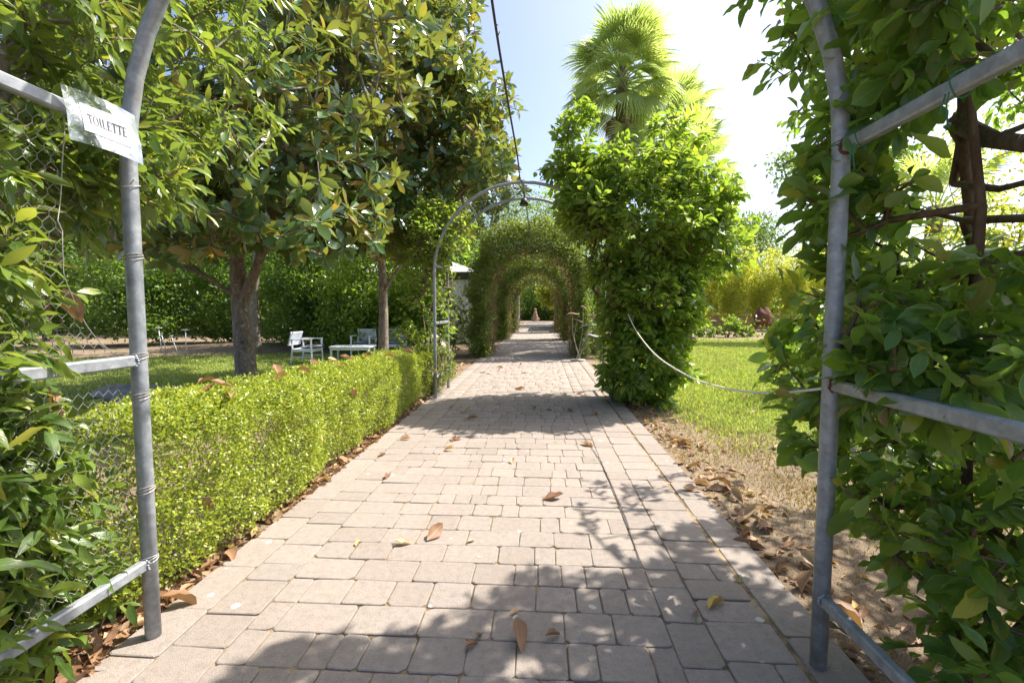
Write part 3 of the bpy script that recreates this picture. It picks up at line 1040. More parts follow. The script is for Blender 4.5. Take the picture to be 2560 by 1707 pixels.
# ================================================================== NEAR PLANTS
LANCE = [leaf_tpl(1, w, 4, .42, 1.0, f, d, .10, s) for w, f, d, s in ((.30, .35, .16, 1), (.34, .25, .28, 2), (.28, .5, .10, 3), (.33, .3, .38, 4))]
BROAD = [leaf_tpl(1, w, 6, p, .8, f, d, v, s) for w, p, f, d, v, s in ((.46, .60, .22, .12, .06, 1), (.50, .58, .40, .26, .09, 2), (.42, .55, .15, .40, .12, 3), (.52, .62, .30, -.10, .07, 4), (.38, .5, .6, .30, .12, 5), (.47, .56, .1, .55, .10, 6), (.44, .6, .8, .18, .08, 7))]
MAGN = [leaf_tpl(1, w, 4, .55, .85, f, d, .05, s) for w, f, d, s in ((.40, .30, .05, 1), (.42, .22, .16, 2), (.36, .42, .10, 3), (.44, .2, -.06, 4))]
CITR = [leaf_tpl(1, w, 3, .48, .9, f, d, .04, s) for w, f, d, s in ((.46, .30, .14, 1), (.50, .22, .26, 2), (.42, .4, .08, 3))]
DRY = [leaf_tpl(1, w, 6, .5, .85, f, d, .16, s) for w, f, d, s in ((.46, .75, -.22, 11), (.44, 1.0, -.30, 12), (.50, .35, -.14, 13), (.40, 1.3, .10, 14), (.48, .9, .18, 15))]
SMALL = [leaf_tpl(1, .5, 2, .5, 1, .25, .12, 0, 1), diamond_tpl(1, .5, .25, .1)]
TINY = [diamond_tpl(1, .62, .25, .08), diamond_tpl(1, .55, .1, .2)]
NARROW = [diamond_tpl(1, .2, .3, .25), diamond_tpl(1, .16, .3, .1)]

def keep_rows(fn, *arrs):
    arrs = [np.asarray(a, float) for a in arrs]
    k = fn(arrs[0])
    return [a[k] for a in arrs]

# ---- left: lance-leaved shrub that grows through the near pergola
rng = np.random.default_rng(101)
e = empty('climbing_shrub', (-1.75, 1.2, 0), 'tall sunlit shrub with narrow green leaves filling the left pergola side', 'shrub')
tg = np.concatenate([
    blob(rng, 520, (-1.95, 2.35, 2.95), (.75, .95, 1.15), .45),
    blob(rng, 160, (-1.75, 1.35, 2.3), (.45, .7, .7), .4),
    blob(rng, 420, (-1.66, 1.12, 1.45), (.34, .50, .62), .4),
    blob(rng, 620, (-1.60, 1.08, .78), (.28, .62, .55), .4),
    blob(rng, 200, (-1.56, 1.25, .30), (.22, .5, .26), .3),
    blob(rng, 110, (-1.42, 1.10, 1.50), (.12, .38, .50), .3), blob(rng, 100, (-1.38, 1.10, .80), (.10, .42, .42), .3),
    blob(rng, 110, (-1.62, 2.0, 1.95), (.30, .35, .30), .4)])
def left_ok(P):
    x, y, z = P[:, 0], P[:, 1], P[:, 2]
    hole = (z < 1.80) & (z > 1.02) & (y > (.27 - x) / .935 - .02)
    behind = (z <= 1.02) & (y > (.27 - x) / .885)
    path_side = (x > -1.26) & (z < 1.6)
    lens = (np.abs(x - CAMX) < .9) & (y < 1.2)
    signface = (x > -1.36) & (z > 1.82) & (z < 2.2) & (y < 1.80)
    return ~(hole | behind | path_side | lens | signface)
tg = tg[left_ok(tg)]
limbs = [([(-1.72, 1.30, 0), (-1.70, 1.32, .5), (-1.76, 1.36, 1.1), (-1.72, 1.45, 1.7), (-1.80, 1.75, 2.3), (-1.9, 2.2, 2.9), (-2.0, 2.5, 3.5)], .05, .022),
         ([(-1.86, 1.10, 0), (-1.82, 1.12, .6), (-1.90, 1.2, 1.3), (-1.82, 1.35, 2.0), (-1.70, 1.6, 2.6), (-1.62, 1.9, 3.2)], .042, .018),
         ([(-1.55, .95, 0), (-1.52, 1.0, .5), (-1.56, .98, 1.0), (-1.60, 1.0, 1.6)], .022, .010),
         ([(-1.74, 1.42, 1.5), (-1.64, 1.62, 1.75), (-1.70, 1.95, 2.05), (-1.86, 2.4, 2.3)], .018, .008),
         ([(-1.76, 1.5, 1.9), (-1.9, 2.0, 2.4), (-2.3, 2.4, 3.0)], .022, .008)]
A, par, rad, tips = grow(limbs, tg, rng, .0026, .16, .40, .04)
wm = link('stem', wood_mesh('stem', A, par, rad, origin(e)), M['bark_grey'], e)
P, D, N, S = sprays(A, par, tips, rng, (8, 13), .22, (.065, .120), .45, .85, .9)
P, D, N, S = keep_rows(left_ok, P, D, N, S)
foliage(e, LANCE, 'leaf', M['lance_leaf'], P, D, N, S, rng, 300)

# ---- right: broad-leaved shrub around the near right post, with a limb reaching over the path
rng = np.random.default_rng(202)
e = empty('broadleaf_shrub', (1.95, 1.9, 0), 'large glossy broad leaved shrub crowding the right post, seen from its shaded side', 'shrub')
tg = np.concatenate([
    blob(rng, 150, (1.75, 1.75, 2.75), (.50, .75, .75), .4),
    blob(rng, 110, (1.95, 2.5, 3.0), (.65, .6, .8), .4),
    blob(rng, 130, (1.80, 1.75, 1.75), (.50, .70, .55), .4),
    blob(rng, 180, (1.75, 1.75, 1.05), (.50, .75, .50), .4),
    blob(rng, 150, (1.75, 1.55, .48), (.36, .60, .34), .4),
    blob(rng, 60, (1.62, 2.45, 1.0), (.22, .35, .40), .4), blob(rng, 80, (1.42, 1.68, 2.45), (.20, .28, .50), .3), blob(rng, 45, (1.45, 1.55, 1.18), (.16, .30, .16), .3), blob(rng, 40, (1.42, 1.98, 1.75), (.16, .25, .35), .3),
    blob(rng, 560, (2.5, 3.0, 4.1), (1.5, 1.3, .70), .3), blob(rng, 300, (1.9, 2.5, 4.2), (1.0, 1.0, .55), .3),
    blob(rng, 60, (3.0, 4.2, 3.1), (.7, .7, .9), .4),
    blob(rng, 300, (4.0, 3.3, 3.5), (1.2, 1.4, .8), .3)])
def right_ok(P):
    x, y, z = P[:, 0], P[:, 1], P[:, 2]
    ray = (x - .27) / np.maximum(y, .1)
    lim = np.interp(z, [0, .3, .6, .9, 1.3, 1.6, 2.0, 2.4, 2.8, 3.3], [.78, .74, .55, .47, .46, .52, .50, .44, .39, .40])
    ok = (ray > lim) | (z > 1.42 + .66 * y)
    ok &= ~((np.abs(x - CAMX) < .9) & (y < 1.1) & (z < 2.6))
    ok &= x > np.where(z < 2.2, 1.30, .4)
    gx, gy = x - .62 * z, y - .35 * z                                # where its shade lands on the path
    ok &= (z < 3.2) | (gy < 2.12 + .62 * gx + .12 * np.sin(gx * 7))
    window = (ray > .74) & (ray < 1.03) & (z > 1.35 + .12 * y) & (z < 1.35 + .36 * y) & (y < 5) & (np.sin(x * 9 + z * 11) > -.75)       # open gap onto the sky
    return ok & ~window
tg = tg[right_ok(tg)]
limbs = [([(2.05, 2.15, 0), (2.06, 2.12, .6), (1.94, 2.0, 1.2), (2.00, 2.02, 1.6), (1.90, 1.98, 2.0), (1.93, 2.05, 2.4), (1.9, 2.3, 3.0), (2.2, 2.8, 3.8)], .027, .016),
         ([(1.85, 1.75, 0), (1.80, 1.74, .5), (1.82, 1.80, 1.1), (1.74, 1.70, 1.7), (1.66, 1.72, 2.3), (1.62, 1.8, 3.0)], .026, .010),
         ([(1.93, 2.05, 2.10), (1.80, 1.75, 1.93), (1.66, 1.42, 1.80), (1.56, 1.10, 1.73)], .034, .024),
         ([(1.93, 2.05, 1.86), (1.75, 1.65, 1.74), (1.60, 1.30, 1.70)], .014, .008),
         ([(1.95, 2.1, 2.5), (1.70, 1.62, 2.12), (1.52, 1.28, 2.02)], .016, .010),
         ([(1.88, 2.0, 2.3), (1.60, 1.7, 2.22), (1.45, 1.45, 2.35)], .013, .006),
         ([(1.92, 1.98, 1.7), (1.70, 1.5, 1.62), (1.55, 1.2, 1.6)], .016, .009),
         ([(1.97, 2.02, 1.1), (1.70, 1.75, 1.12), (1.48, 1.72, 1.16)], .013, .006)]
A, par, rad, tips = grow(limbs, tg, rng, .0032, .18, .40, .03)
link('stem', wood_mesh('stem', A, par, rad, origin(e)), M['bark_brown'], e)
P, D, N, S = sprays(A, par, tips, rng, (8, 13), .22, (.05, .105), .6, .85, .7)
S = [s * (1.5 if (i * 7919) % 10 < 2 else 1.0) for i, s in enumerate(S)]
P, D, N, S = keep_rows(right_ok, P, D, N, S)
k = ~((P[:, 0] < 1.40) & (np.abs(P[:, 1] - 1.78) < .16) & (P[:, 2] < 1.9) & (rng.random(len(P)) < .35))
foliage(e, BROAD, 'broad', M['broad_leaf'], P[k], D[k], N[k], S[k], rng, 300)

# ---- box hedge along the left edge
rng = np.random.default_rng(303)
e = empty('box_hedge', (-1.78, 4.4, 0), 'clipped bright green box hedge along the left path edge', 'hedge')
n = 150000
y = 1.05 + 6.1 * rng.random(n) ** 1.25
face = rng.random(n)
u = rng.random(n)
def bulge(y): return .045 * np.sin(y * 2.7) + .03 * np.sin(y * 6.1 + 1) 
xr = -1.425 + bulge(y) * .8 - .06 * sstep(2.0, 1.8, y)
xl = -2.03 + bulge(y + 3) * .6
zt = .87 + .02 * np.sin(y * 3.3) + .012 * np.sin(y * 8.1) - .030 * (y - 2.3) - .34 * sstep(2.05, 1.75, y)
x = np.where(face < .55, xr, np.where(face < .9, xl + (xr - xl) * u, xl))
z = np.where(face < .55, .06 + (zt - .06) * u ** .85, np.where(face < .9, zt, .1 + (zt - .1) * u))
nrm = np.where((face < .55)[:, None], np.array([1., 0, .25]), np.where((face < .9)[:, None], np.array([.1, 0, 1.]), np.array([-1., 0, .2])))
# rounded shoulders and a lumpy surface
corner = np.clip(1 - (xr - x) / .16, 0, 1) * np.clip(1 - (zt - z) / .16, 0, 1)
x = x - corner * .03; z = z - corner * .025
x = x - np.clip((.28 - z) / .28, 0, 1) * .05 * (face < .55)
def wob(seed, f0, f1, m=14):
    rg = np.random.default_rng(seed)
    t = 0
    for _ in range(m):
        d = rg.normal(size=3); d = d / np.linalg.norm(d) * rg.uniform(f0, f1)
        t = t + np.sin(x * d[0] + y * d[1] + z * d[2] + rg.random() * 6.28)
    return t / m ** .5
lump = .028 * wob(1, 6, 18) + .012 * wob(2, 25, 50)
dep = -np.abs(rng.normal(size=n)) * .045 + lump
Pn = np.stack([x, y, z], 1) + unit(nrm) * dep[:, None] + rng.normal(size=(n, 3)) * .012
thin = np.clip(.5 + .45 * wob(3, 5, 16), 0, 1)
keep = (rng.random(n) < .62 + .6 * thin) & (Pn[:, 2] > .02)
endz = np.clip((y - 2.0) / .10, 0, 1)
Pn, nr, yk = Pn[keep], nrm[keep], y[keep]
dirs = unit(nr) * .55 + rng.normal(size=Pn.shape) * .6 + np.array([0, 0, .25])
nn = unit(nr) * .5 + rng.normal(size=Pn.shape) * .55 + np.array([.25, .1, .5])
o = link('leaf_mass', leaf_mesh('leaf_mass', [leaf_tpl(1, .62, 2, .5, 1, .25, .1, 0, 1), diamond_tpl(1, .7, .2, .1)], Pn, dirs, nn, rng.uniform(.013, .025, len(Pn)), rng, origin(e)), M['box_leaf'], e)
o['kind'] = 'stuff'
b = MB()
hr = random.Random(4)
for i in range(420):
    yy = 1.1 + hr.random() * 5.9; xx = hr.uniform(-1.95, -1.52); a = Vector((xx, yy, hr.uniform(0, .5)))
    d = Vector((hr.uniform(-.4, .6), hr.uniform(-.5, .5), hr.uniform(.3, 1))).normalized()
    q = a + d * hr.uniform(.12, .34)
    q.x = min(q.x, -1.45); q.z = min(q.z, .8)
    b.tube([a, (a + q) / 2 + Vector((0, hr.uniform(-.02, .02), 0)), q], [.005, .0035, .0018], 4, False)
o = b.build('twigs', M['bark_pale'], e, loc=(1.78, -4.4, 0)); o['kind'] = 'stuff'

def shrub(name, label, loc, blobs, mat, wood, tpls, size, nl, seed, stems=5, height=.6, single=0, key='shrub', cat='shrub', group=None, k=(7, 11), length=.2, spread=.25, tip=.003, step=.22, droop=.35, filt=None, style='spray'):
    rng = np.random.default_rng(seed)
    e = empty(name, loc, label, cat, group)
    L = np.array(loc)
    tg = np.concatenate([blob(rng, n, L + np.array(c), r, sh) for n, c, r, sh in blobs])
    if filt is not None: tg = tg[filt(tg)]
    tg = tg[tg[:, 2] > .04]
    limbs = []
    for i in range(stems):
        a = 6.28 * i / stems + rng.random()
        s = spread * rng.uniform(.4, 1)
        limbs.append(([L + (math.cos(a) * s * .25, math.sin(a) * s * .25, -.05), L + (math.cos(a) * s * .7, math.sin(a) * s * .7, height * .5), L + (math.cos(a) * s * 1.4, math.sin(a) * s * 1.4, height)], tip * 8, tip * 4))
    A, par, rad, tips = grow(limbs, tg, rng, tip, step, .40, .04)
    link('stem', wood_mesh('stem', A, par, rad, origin(e)), M[wood], e)
    if style == 'spray': P, D, N, S = sprays(A, par, tips, rng, k, length, size, droop)
    else: P, D, N, S = rosettes(A, par, tips, rng, k, size=size)
    if filt is not None: P, D, N, S = keep_rows(filt, P, D, N, S)
    P, D, N, S = keep_rows(lambda q: q[:, 2] > .0, P, D, N, S)
    foliage(e, tpls, key, M[mat], P, D, N, S, rng, single, 'foliage')
    return e

# ---- lemon bush over the right side of the second pergola
def lemon_ok(P):
    x, y, z = P[:, 0], P[:, 1], P[:, 2]
    inside = (x < .62 + .12 * np.sin(z * 6)) & (z < 3.25) | (x < .98 + .05 * np.sin(z * 9)) & (z < 2.35) | (x < 1.12) & (z < 1.5)
    return ~inside
lemon = shrub('lemon_bush', 'dense bright green lemon bush growing up and over the second pergola', (1.62, 6.95, 0),
      [(420, (.16, .0, .62), (.66, .66, .66), .6), (620, (.24, .05, 1.55), (.82, .80, .80), .6), (1150, (.10, .25, 2.75), (1.45, 1.15, .95), .55),
       (260, (-.75, .25, 3.15), (.62, .75, .55), .4), (60, (-.85, .0, 3.85), (.28, .3, .55), .4), (60, (.55, .2, 3.75), (.55, .4, .5), .4), (90, (1.15, .1, 2.35), (.6, .6, .6), .4)],
      'citrus_leaf', 'bark_brown', CITR, (.095, .155), 0, 404, 4, 1.4, 300, 'citrus', k=(7, 11), length=.20, spread=.22, tip=.003, filt=lemon_ok, droop=.75)
rng = np.random.default_rng(9)
for i, (x, y, z) in enumerate(((1.05, 6.38, 2.75), (1.35, 6.15, 3.1), (2.0, 6.2, 2.5), (1.75, 6.28, 3.2))):
    b = MB().lathe([(.004, -.045), (.022, -.036), (.034, -.015), (.036, .005), (.028, .028), (.012, .042), (.006, .05)], 14)
    b.build('fruit', M['lime_fruit'], lemon, True, (x - 1.62, y - 6.95, z))

# ================================================================== MAGNOLIA TREES
def magnolia(label, loc, trunk, limbs, blobs, seed, single, tipr=.0055, size=(.165, .255), k=(7, 10)):
    rng = np.random.default_rng(seed)
    e = empty('magnolia_tree', loc, label, 'tree', 'magnolia trees beside the lawn')
    tg = np.concatenate([blob(rng, n, c, r, sh) for n, c, r, sh in blobs])
    tg = tg[tg[:, 2] > 1.42 + .115 * np.minimum(tg[:, 1], 11) + .15 * np.sin(tg[:, 0] * 3 + tg[:, 1] * 2)]
    A, par, rad, tips = grow([trunk] + limbs, tg, rng, tipr, .35, .42, .05)
    link('trunk', wood_mesh('trunk', A, par, rad, origin(e), 4, 12), M['bark_grey'], e)
    P, D, N, S = rosettes(A, par, tips, rng, k, (50, 105), .55, size, .06)
    foliage(e, MAGN, 'magnolia', M['magnolia_leaf'], P, D, N, S, rng, single)
    # seed cones
    iv, dist = in_view(A[tips])
    c = [t for t, v, d in zip(tips, iv, dist) if v and d < 12]
    rng.shuffle(c)
    cone = MB().lathe([(.004, -.01), (.022, .0), (.030, .025), (.028, .05), (.016, .075), (.004, .085)], 12).mesh('seed_cone', True)
    cone.materials.append(M['fruit_green'])
    for t in c[:14]:
        o = link('seed_cone', cone, None, e)
        o.location = Vector(A[t] - origin(e)) + Vector((0, 0, .01))
        o.rotation_euler = (rng.uniform(-.6, .6), rng.uniform(-.6, .6), 0)
    return e

mag1 = magnolia('large magnolia with a knotted forked trunk behind the near hedge', (-5.06, 8.2, 0),
    ([(-5.06, 8.2, -.1), (-5.06, 8.2, .25), (-5.10, 8.2, .9), (-5.14, 8.2, 1.7), (-5.12, 8.15, 2.3), (-5.0, 8.0, 3.2), (-4.8, 7.8, 4.5), (-4.5, 7.5, 6.2)], .205, .05),
    [([(-5.08, 8.2, 1.50), (-4.80, 8.1, 1.95), (-4.45, 7.9, 2.45), (-3.9, 7.3, 3.0), (-3.2, 6.6, 3.6)], .10, .035),
     ([(-4.60, 7.95, 2.35), (-4.1, 7.6, 2.65), (-3.4, 7.2, 2.75)], .055, .02),
     ([(-5.16, 8.15, 1.6), (-5.5, 7.8, 1.95), (-6.2, 7.2, 2.4), (-6.8, 6.4, 3.0)], .05, .02),
     ([(-5.0, 8.0, 2.9), (-5.0, 6.8, 3.6), (-4.6, 5.6, 4.2)], .06, .02)],
    [(1450, (-4.1, 6.9, 4.9), (2.8, 3.1, 3.5), .62), (420, (-3.4, 5.7, 3.0), (1.8, 1.9, 1.35), .4), (330, (-4.6, 8.2, 8.3), (2.5, 2.5, 1.4), .3), (260, (-6.3, 7.2, 3.3), (1.8, 1.8, 1.6), .5)], 501, 300)
mag2 = magnolia('slimmer magnolia standing right of the white armchairs, small speaker on its trunk', (-3.3, 10.5, 0),
    ([(-3.3, 10.5, -.1), (-3.3, 10.5, .4), (-3.28, 10.5, 1.4), (-3.30, 10.5, 2.3), (-3.25, 10.4, 3.2), (-3.05, 10.1, 4.8), (-2.9, 9.8, 6.6)], .135, .035),
    [([(-3.28, 10.5, 1.72), (-3.08, 10.4, 2.02), (-2.75, 10.2, 2.35), (-2.3, 9.7, 2.7)], .05, .02),
     ([(-3.29, 10.5, 2.6), (-3.0, 10.3, 3.0), (-2.6, 9.8, 3.2)], .05, .02),
     ([(-3.29, 10.5, 2.4), (-3.7, 10.1, 2.8), (-4.2, 9.6, 3.2)], .045, .02)],
    [(1100, (-2.85, 9.4, 4.7), (2.1, 2.5, 2.8), .6), (330, (-2.4, 8.6, 2.9), (1.3, 1.5, 1.05), .4), (150, (-1.5, 9.0, 4.9), (.9, .9, 1.1), .4), (110, (-1.0, 9.1, 4.9), (.85, .9, 1.35), .3), (150, (-1.8, 9.3, 6.8), (1.0, 1.0, 1.2), .35), (60, (-.75, 8.2, 3.9), (.6, .7, .5), .3), (280, (-3.4, 11.2, 8.3), (2.3, 2.3, 1.3), .3)], 502, 220)
mag3 = magnolia('distant magnolia behind the second pergola, left of the path', (-3.5, 15.9, 0),
    ([(-3.5, 15.9, -.1), (-3.5, 15.9, 1.5), (-3.3, 15.7, 3.0), (-2.8, 15.4, 5.5)], .14, .04), [],
    [(420, (-2.6, 15.0, 5.2), (2.0, 2.0, 2.0), .6), (80, (-1.3, 14.6, 5.1), (1.1, 1.1, .9), .4)], 503, 0, .005, (.15, .22))
mag4 = magnolia('shaded magnolia deeper in the lawn, behind the forked trunk', (-8.62, 14.2, 0),
    ([(-8.62, 14.2, -.1), (-8.62, 14.2, 1.6), (-8.4, 14.1, 3.5), (-8.0, 14.0, 6.5)], .16, .05), [],
    [(460, (-8.2, 14.0, 6.0), (3.2, 2.8, 2.6), .5)], 504, 0, .005, (.17, .25))
# knot on the big trunk
b = MB()
for k2, (rr, dz) in enumerate(((.085, .0), (.055, .012))):
    b.tube([(-4.98 + rr * math.cos(t), 8.015 - dz, .78 + rr * 1.1 * math.sin(t)) for t in np.linspace(0, 2 * PI, 18)[:-1]], .022, 7, closed=True)
b.build('knot', M['bark_grey'], mag1, True, tuple(-Vector(mag1.location)))
sp = empty('wall_speaker', (-3.36, 10.33, 2.6), 'small pale grey speaker box fixed high on the slim magnolia trunk', 'speaker')
MB().box((0, 0, 0), (.13, .11, .12), ch=.012).build('cabinet', M['speaker_grey'], sp)
MB().box((-.012, -.058, .0), (.075, .006, .08), ch=.002).build('grille', M['speaker_grille'], sp)

# ================================================================== IVY ARCHES
def ivy_arch(y0, y1, n, size, seed, label, thick=.42):
    rng = np.random.default_rng(seed)
    e = empty('ivy_arch', (0, (y0 + y1) / 2, 0), label, 'ivy arch', 'ivy covered arches over the path')
    post, half = 1.9, PI * 1.33
    tot = 2 * post + half
    s = rng.random(n) * tot
    def line(s):
        x = np.where(s < post, -1.33, np.where(s > post + half, 1.33, -1.33 * np.cos((s - post) / 1.33)))
        z = np.where(s < post, s, np.where(s > post + half, tot - s, 1.9 + 1.33 * np.sin((s - post) / 1.33)))
        ox = np.where(s < post, -1., np.where(s > post + half, 1., -np.cos((s - post) / 1.33)))
        oz = np.where((s < post) | (s > post + half), 0., np.sin((s - post) / 1.33))
        return x, z, ox, oz
    x, z, ox, oz = line(s)
    topness = oz
    t = thick * (1 + .75 * topness + .22 * np.sin(s * 5 + seed) + .15 * np.sin(s * 11))
    t = t * np.where(s > post + half * .8, .55, 1.0)
    u = rng.random(n) ** .55
    end = rng.random(n) < .4
    y = np.where(end, np.where(rng.random(n) < .75, y0 - .22, y1 + .2) + rng.normal(size=n) * .08, rng.uniform(y0 - .25, y1 + .25, n))
    o = np.where(end, rng.random(n) * 1.35 - .35, u * 1.2 - .2) * t + rng.normal(size=n) * .05 + .02 - .12 * np.abs(np.sin(s * 3.1 + seed)) * (rng.random(n) < .25)
    P = np.stack([x + ox * o, y + .08 * np.sin(s * 7 + o * 9), z + oz * o], 1)
    nr = np.stack([ox, np.where(end, np.sign(y - (y0 + y1) / 2), 0), oz + .3], 1)
    D = nr * .3 + rng.normal(size=(n, 3)) * .7 + np.array([0, 0, -.2])
    N = nr * .6 + rng.normal(size=(n, 3)) * .5
    bare = .5 + .5 * np.sin(s * 2.3 + seed * 1.7) * np.sin(y * 3.1 + s * 1.1 + seed)
    k = (P[:, 2] > .05) & (rng.random(n) < .6 + .55 * bare)
    ob = link('ivy_leaves', leaf_mesh('ivy_leaves', SMALL, P[k], D[k], N[k], rng.uniform(*size, k.sum()), rng, origin(e)), M['ivy_leaf'], e)
    ob['kind'] = 'stuff'
    m = 1500
    s = rng.random(m) * tot
    x, z, ox, oz = line(s)
    o = rng.uniform(-.22, -.04, m)
    a = np.stack([x + ox * o, rng.uniform(y0 - .15, y1 + .15, m), z + oz * o], 1)
    tv = np.stack([oz, np.zeros(m), -ox], 1)
    d = tv * rng.uniform(-1, 1, (m, 1)) + rng.normal(size=(m, 3)) * .55
    d = unit(d) * rng.uniform(.12, .4, (m, 1))
    nodes = np.concatenate([a, a + d]); pr = np.concatenate([np.full(m, -1), np.arange(m)])
    ob = link('dry_twigs', wood_mesh('dry_twigs', nodes, pr, np.full(2 * m, .0065), origin(e), 3), M['dry_twig'], e)
    ob['kind'] = 'stuff'
    sh = 46
    s0 = post + half * rng.random(sh); x, z, ox, oz = line(s0)
    cen, prt = [], []
    PP, DD = [], []
    for q in range(sh):
        a0 = np.array([x[q] + ox[q] * .1, rng.choice([y0 - .3, y1 + .25]) + rng.normal() * .08, z[q] + oz[q] * rng.choice([-.12, .45])])
        up = rng.random() < .35
        L0 = rng.uniform(.15, .55)
        for f in np.linspace(0, 1, 7):
            PP.append(a0 + np.array([.10 * math.sin(q + 3 * f), -.05 * f, (L0 if up else -L0) * f])); DD.append(rng.normal(size=3) + np.array([0, 0, -.4]))
    ob = link('ivy_shoots', leaf_mesh('ivy_shoots', SMALL, np.repeat(np.array(PP), 2, axis=0) + rng.normal(size=(len(PP) * 2, 3)) * .02, np.repeat(np.array(DD), 2, axis=0) + rng.normal(size=(len(PP) * 2, 3)) * .5, rng.normal(size=(len(PP) * 2, 3)) + np.array([0, 0, .5]), rng.uniform(*size, len(PP) * 2), rng, origin(e)), M['ivy_leaf'], e)
    ob['kind'] = 'stuff'
    for yy in (y0, y1):
        MB().tube([(p[0], p[1] - (y0 + y1) / 2, p[2]) for p in arch_pts(yy)], .03, 8).build('arch_pipe', M['galvanised'], e, True)
    for i, sx in enumerate((-1, 1, -1)):
        pts = smooth_path([(sx * 1.45, (i - 1) * .3, -.03), (sx * 1.42, (i - 1) * .25, .6), (sx * 1.38, .1, 1.3), (sx * 1.36, 0, 2.1)], 4)
        MB().tube(pts, [.035 * (1 - .6 * j / len(pts)) for j in range(len(pts))], 7).build('ivy_stem', M['bark_pale'], e, True)
    return e
ivy_arch(13.55, 14.75, 62000, (.05, .09), 61, 'thick ivy covered arch nearest the viewer, brown twigs showing underneath')
ivy_arch(21.2, 22.4, 40000, (.07, .11), 62, 'shaded ivy covered arch further along, second of the three')
ivy_arch(28.3, 29.5, 24000, (.08, .13), 63, 'farthest of the three ivy covered arches', .5)

# ================================================================== PALMS
def frond_mesh(name, seed, blade=1.05, petiole=1.0, droop=.35, mat=None, nseg=30, span=105, fold=1.0):
    rg = random.Random(seed)
    b = MB()
    b.tube([(0, 0, 0), (0, petiole * .5, .03), (0, petiole, 0)], [.028, .020, .014], 5)
    V, F = [], []
    for i in range(nseg):
        a = R(-span + 2 * span * (i + .5) / nseg) + rg.uniform(-.03, .03)
        da = R(span / nseg) * .92
        Lr = blade * (1 - .22 * abs(a / R(span))) * rg.uniform(.92, 1.06)
        def pnt(r, ang, up=0):
            dz = -droop * blade * (r / blade) ** 2.4 * (1 + .5 * rg.random() * (r > .8 * blade))
            return (r * math.sin(ang) * (1 - .12 * r), petiole + r * math.cos(ang), dz + up - .10 * abs(math.sin(ang)) * r)
        k = len(V)
        r1 = Lr * .55
        V += [(0, petiole, 0), pnt(r1, a - da), pnt(r1, a, .03 * fold), pnt(r1, a + da), pnt(Lr * .82, a - da * .3), pnt(Lr * .82, a + da * .3), pnt(Lr, a + rg.uniform(-.05, .05))]
        F += [(k, k + 2, k + 1), (k, k + 3, k + 2), (k + 1, k + 2, k + 4), (k + 2, k + 3, k + 5), (k + 2, k + 5, k + 4), (k + 4, k + 5, k + 6)]
    b.add(V, F)
    me = b.mesh(name)
    me.materials.append(mat)
    return me
FRONDS = [frond_mesh('frond', s, droop=d, mat=M['palm_leaf']) for s, d in ((1, .22), (2, .35), (3, .5), (4, .3))]
DRYF = [frond_mesh('dry_frond', s, .95, .9, d, M['palm_dry'], 16, 60) for s, d in ((5, .2), (6, .35))]

def palm(label, loc, top, seed, live=42, dry=34, s=1.0, trunk_r=.24, skirt=2.4):
    rng = random.Random(seed)
    e = empty('fan_palm', loc, label, 'palm tree', 'fan palms')
    pts = [(0.02 * math.sin(i), .03 * math.cos(i * 2), top * i / 12) for i in range(13)]
    MB().tube(pts, [trunk_r * (1.25 if i == 0 else 1 - .012 * i) for i in range(13)], 12).build('trunk', M['palm_bark'], e, True)
    def put(me, name, z, az, el, sc, roll=0):
        o = link(name, me, None, e)
        d = Vector((math.cos(az) * math.cos(el), math.sin(az) * math.cos(el), math.sin(el)))
        side = Vector((-math.sin(az), math.cos(az), 0))
        x = -side
        zv = x.cross(d)
        m3 = Matrix((x, d, zv)).transposed() @ Matrix.Rotation(roll, 3, 'Y')
        o.matrix_basis = Matrix.Translation(Vector((d.x * trunk_r * .6, d.y * trunk_r * .6, z))) @ (m3 * sc).to_4x4()
    for i in range(live):
        f = i / live
        el = R(80 - 118 * f ** .95 + rng.uniform(-9, 9))
        put(FRONDS[i % 4], 'frond', top + .15 - .95 * f * s, i * 2.4 + rng.uniform(-.3, .3), el, s * rng.uniform(.88, 1.12), rng.uniform(-.5, .5))
    for i in range(dry):
        f = i / max(1, dry)
        put(DRYF[i % 2] if i % 5 else FRONDS[2], 'dry_frond' if i % 5 else 'frond', top - .8 * s - skirt * f * .75, i * 2.4 + 1, R(-62 - 22 * rng.random()), s * rng.uniform(.8, 1.1), rng.uniform(-.6, .6))
    return e
palm('tallest fan palm rising behind the lemon bush', (3.2, 18, 0), 10.1, 71, 80, 70, 1.02)
palm('fan palm right of and behind the tallest palm', (5.85, 21, 0), 9.3, 72, 60, 55, 1.05)
palm('short fan palm with fronds just right of the lemon bush top', (5.4, 17.0, 0), 6.2, 73, 30, 24, 1.0, .2, 1.2)
palm('low fan palm glimpsed through the broad leaved shrub', (10.4, 13, 0), 4.0, 74, 22, 10, .85, .2, 1.0)

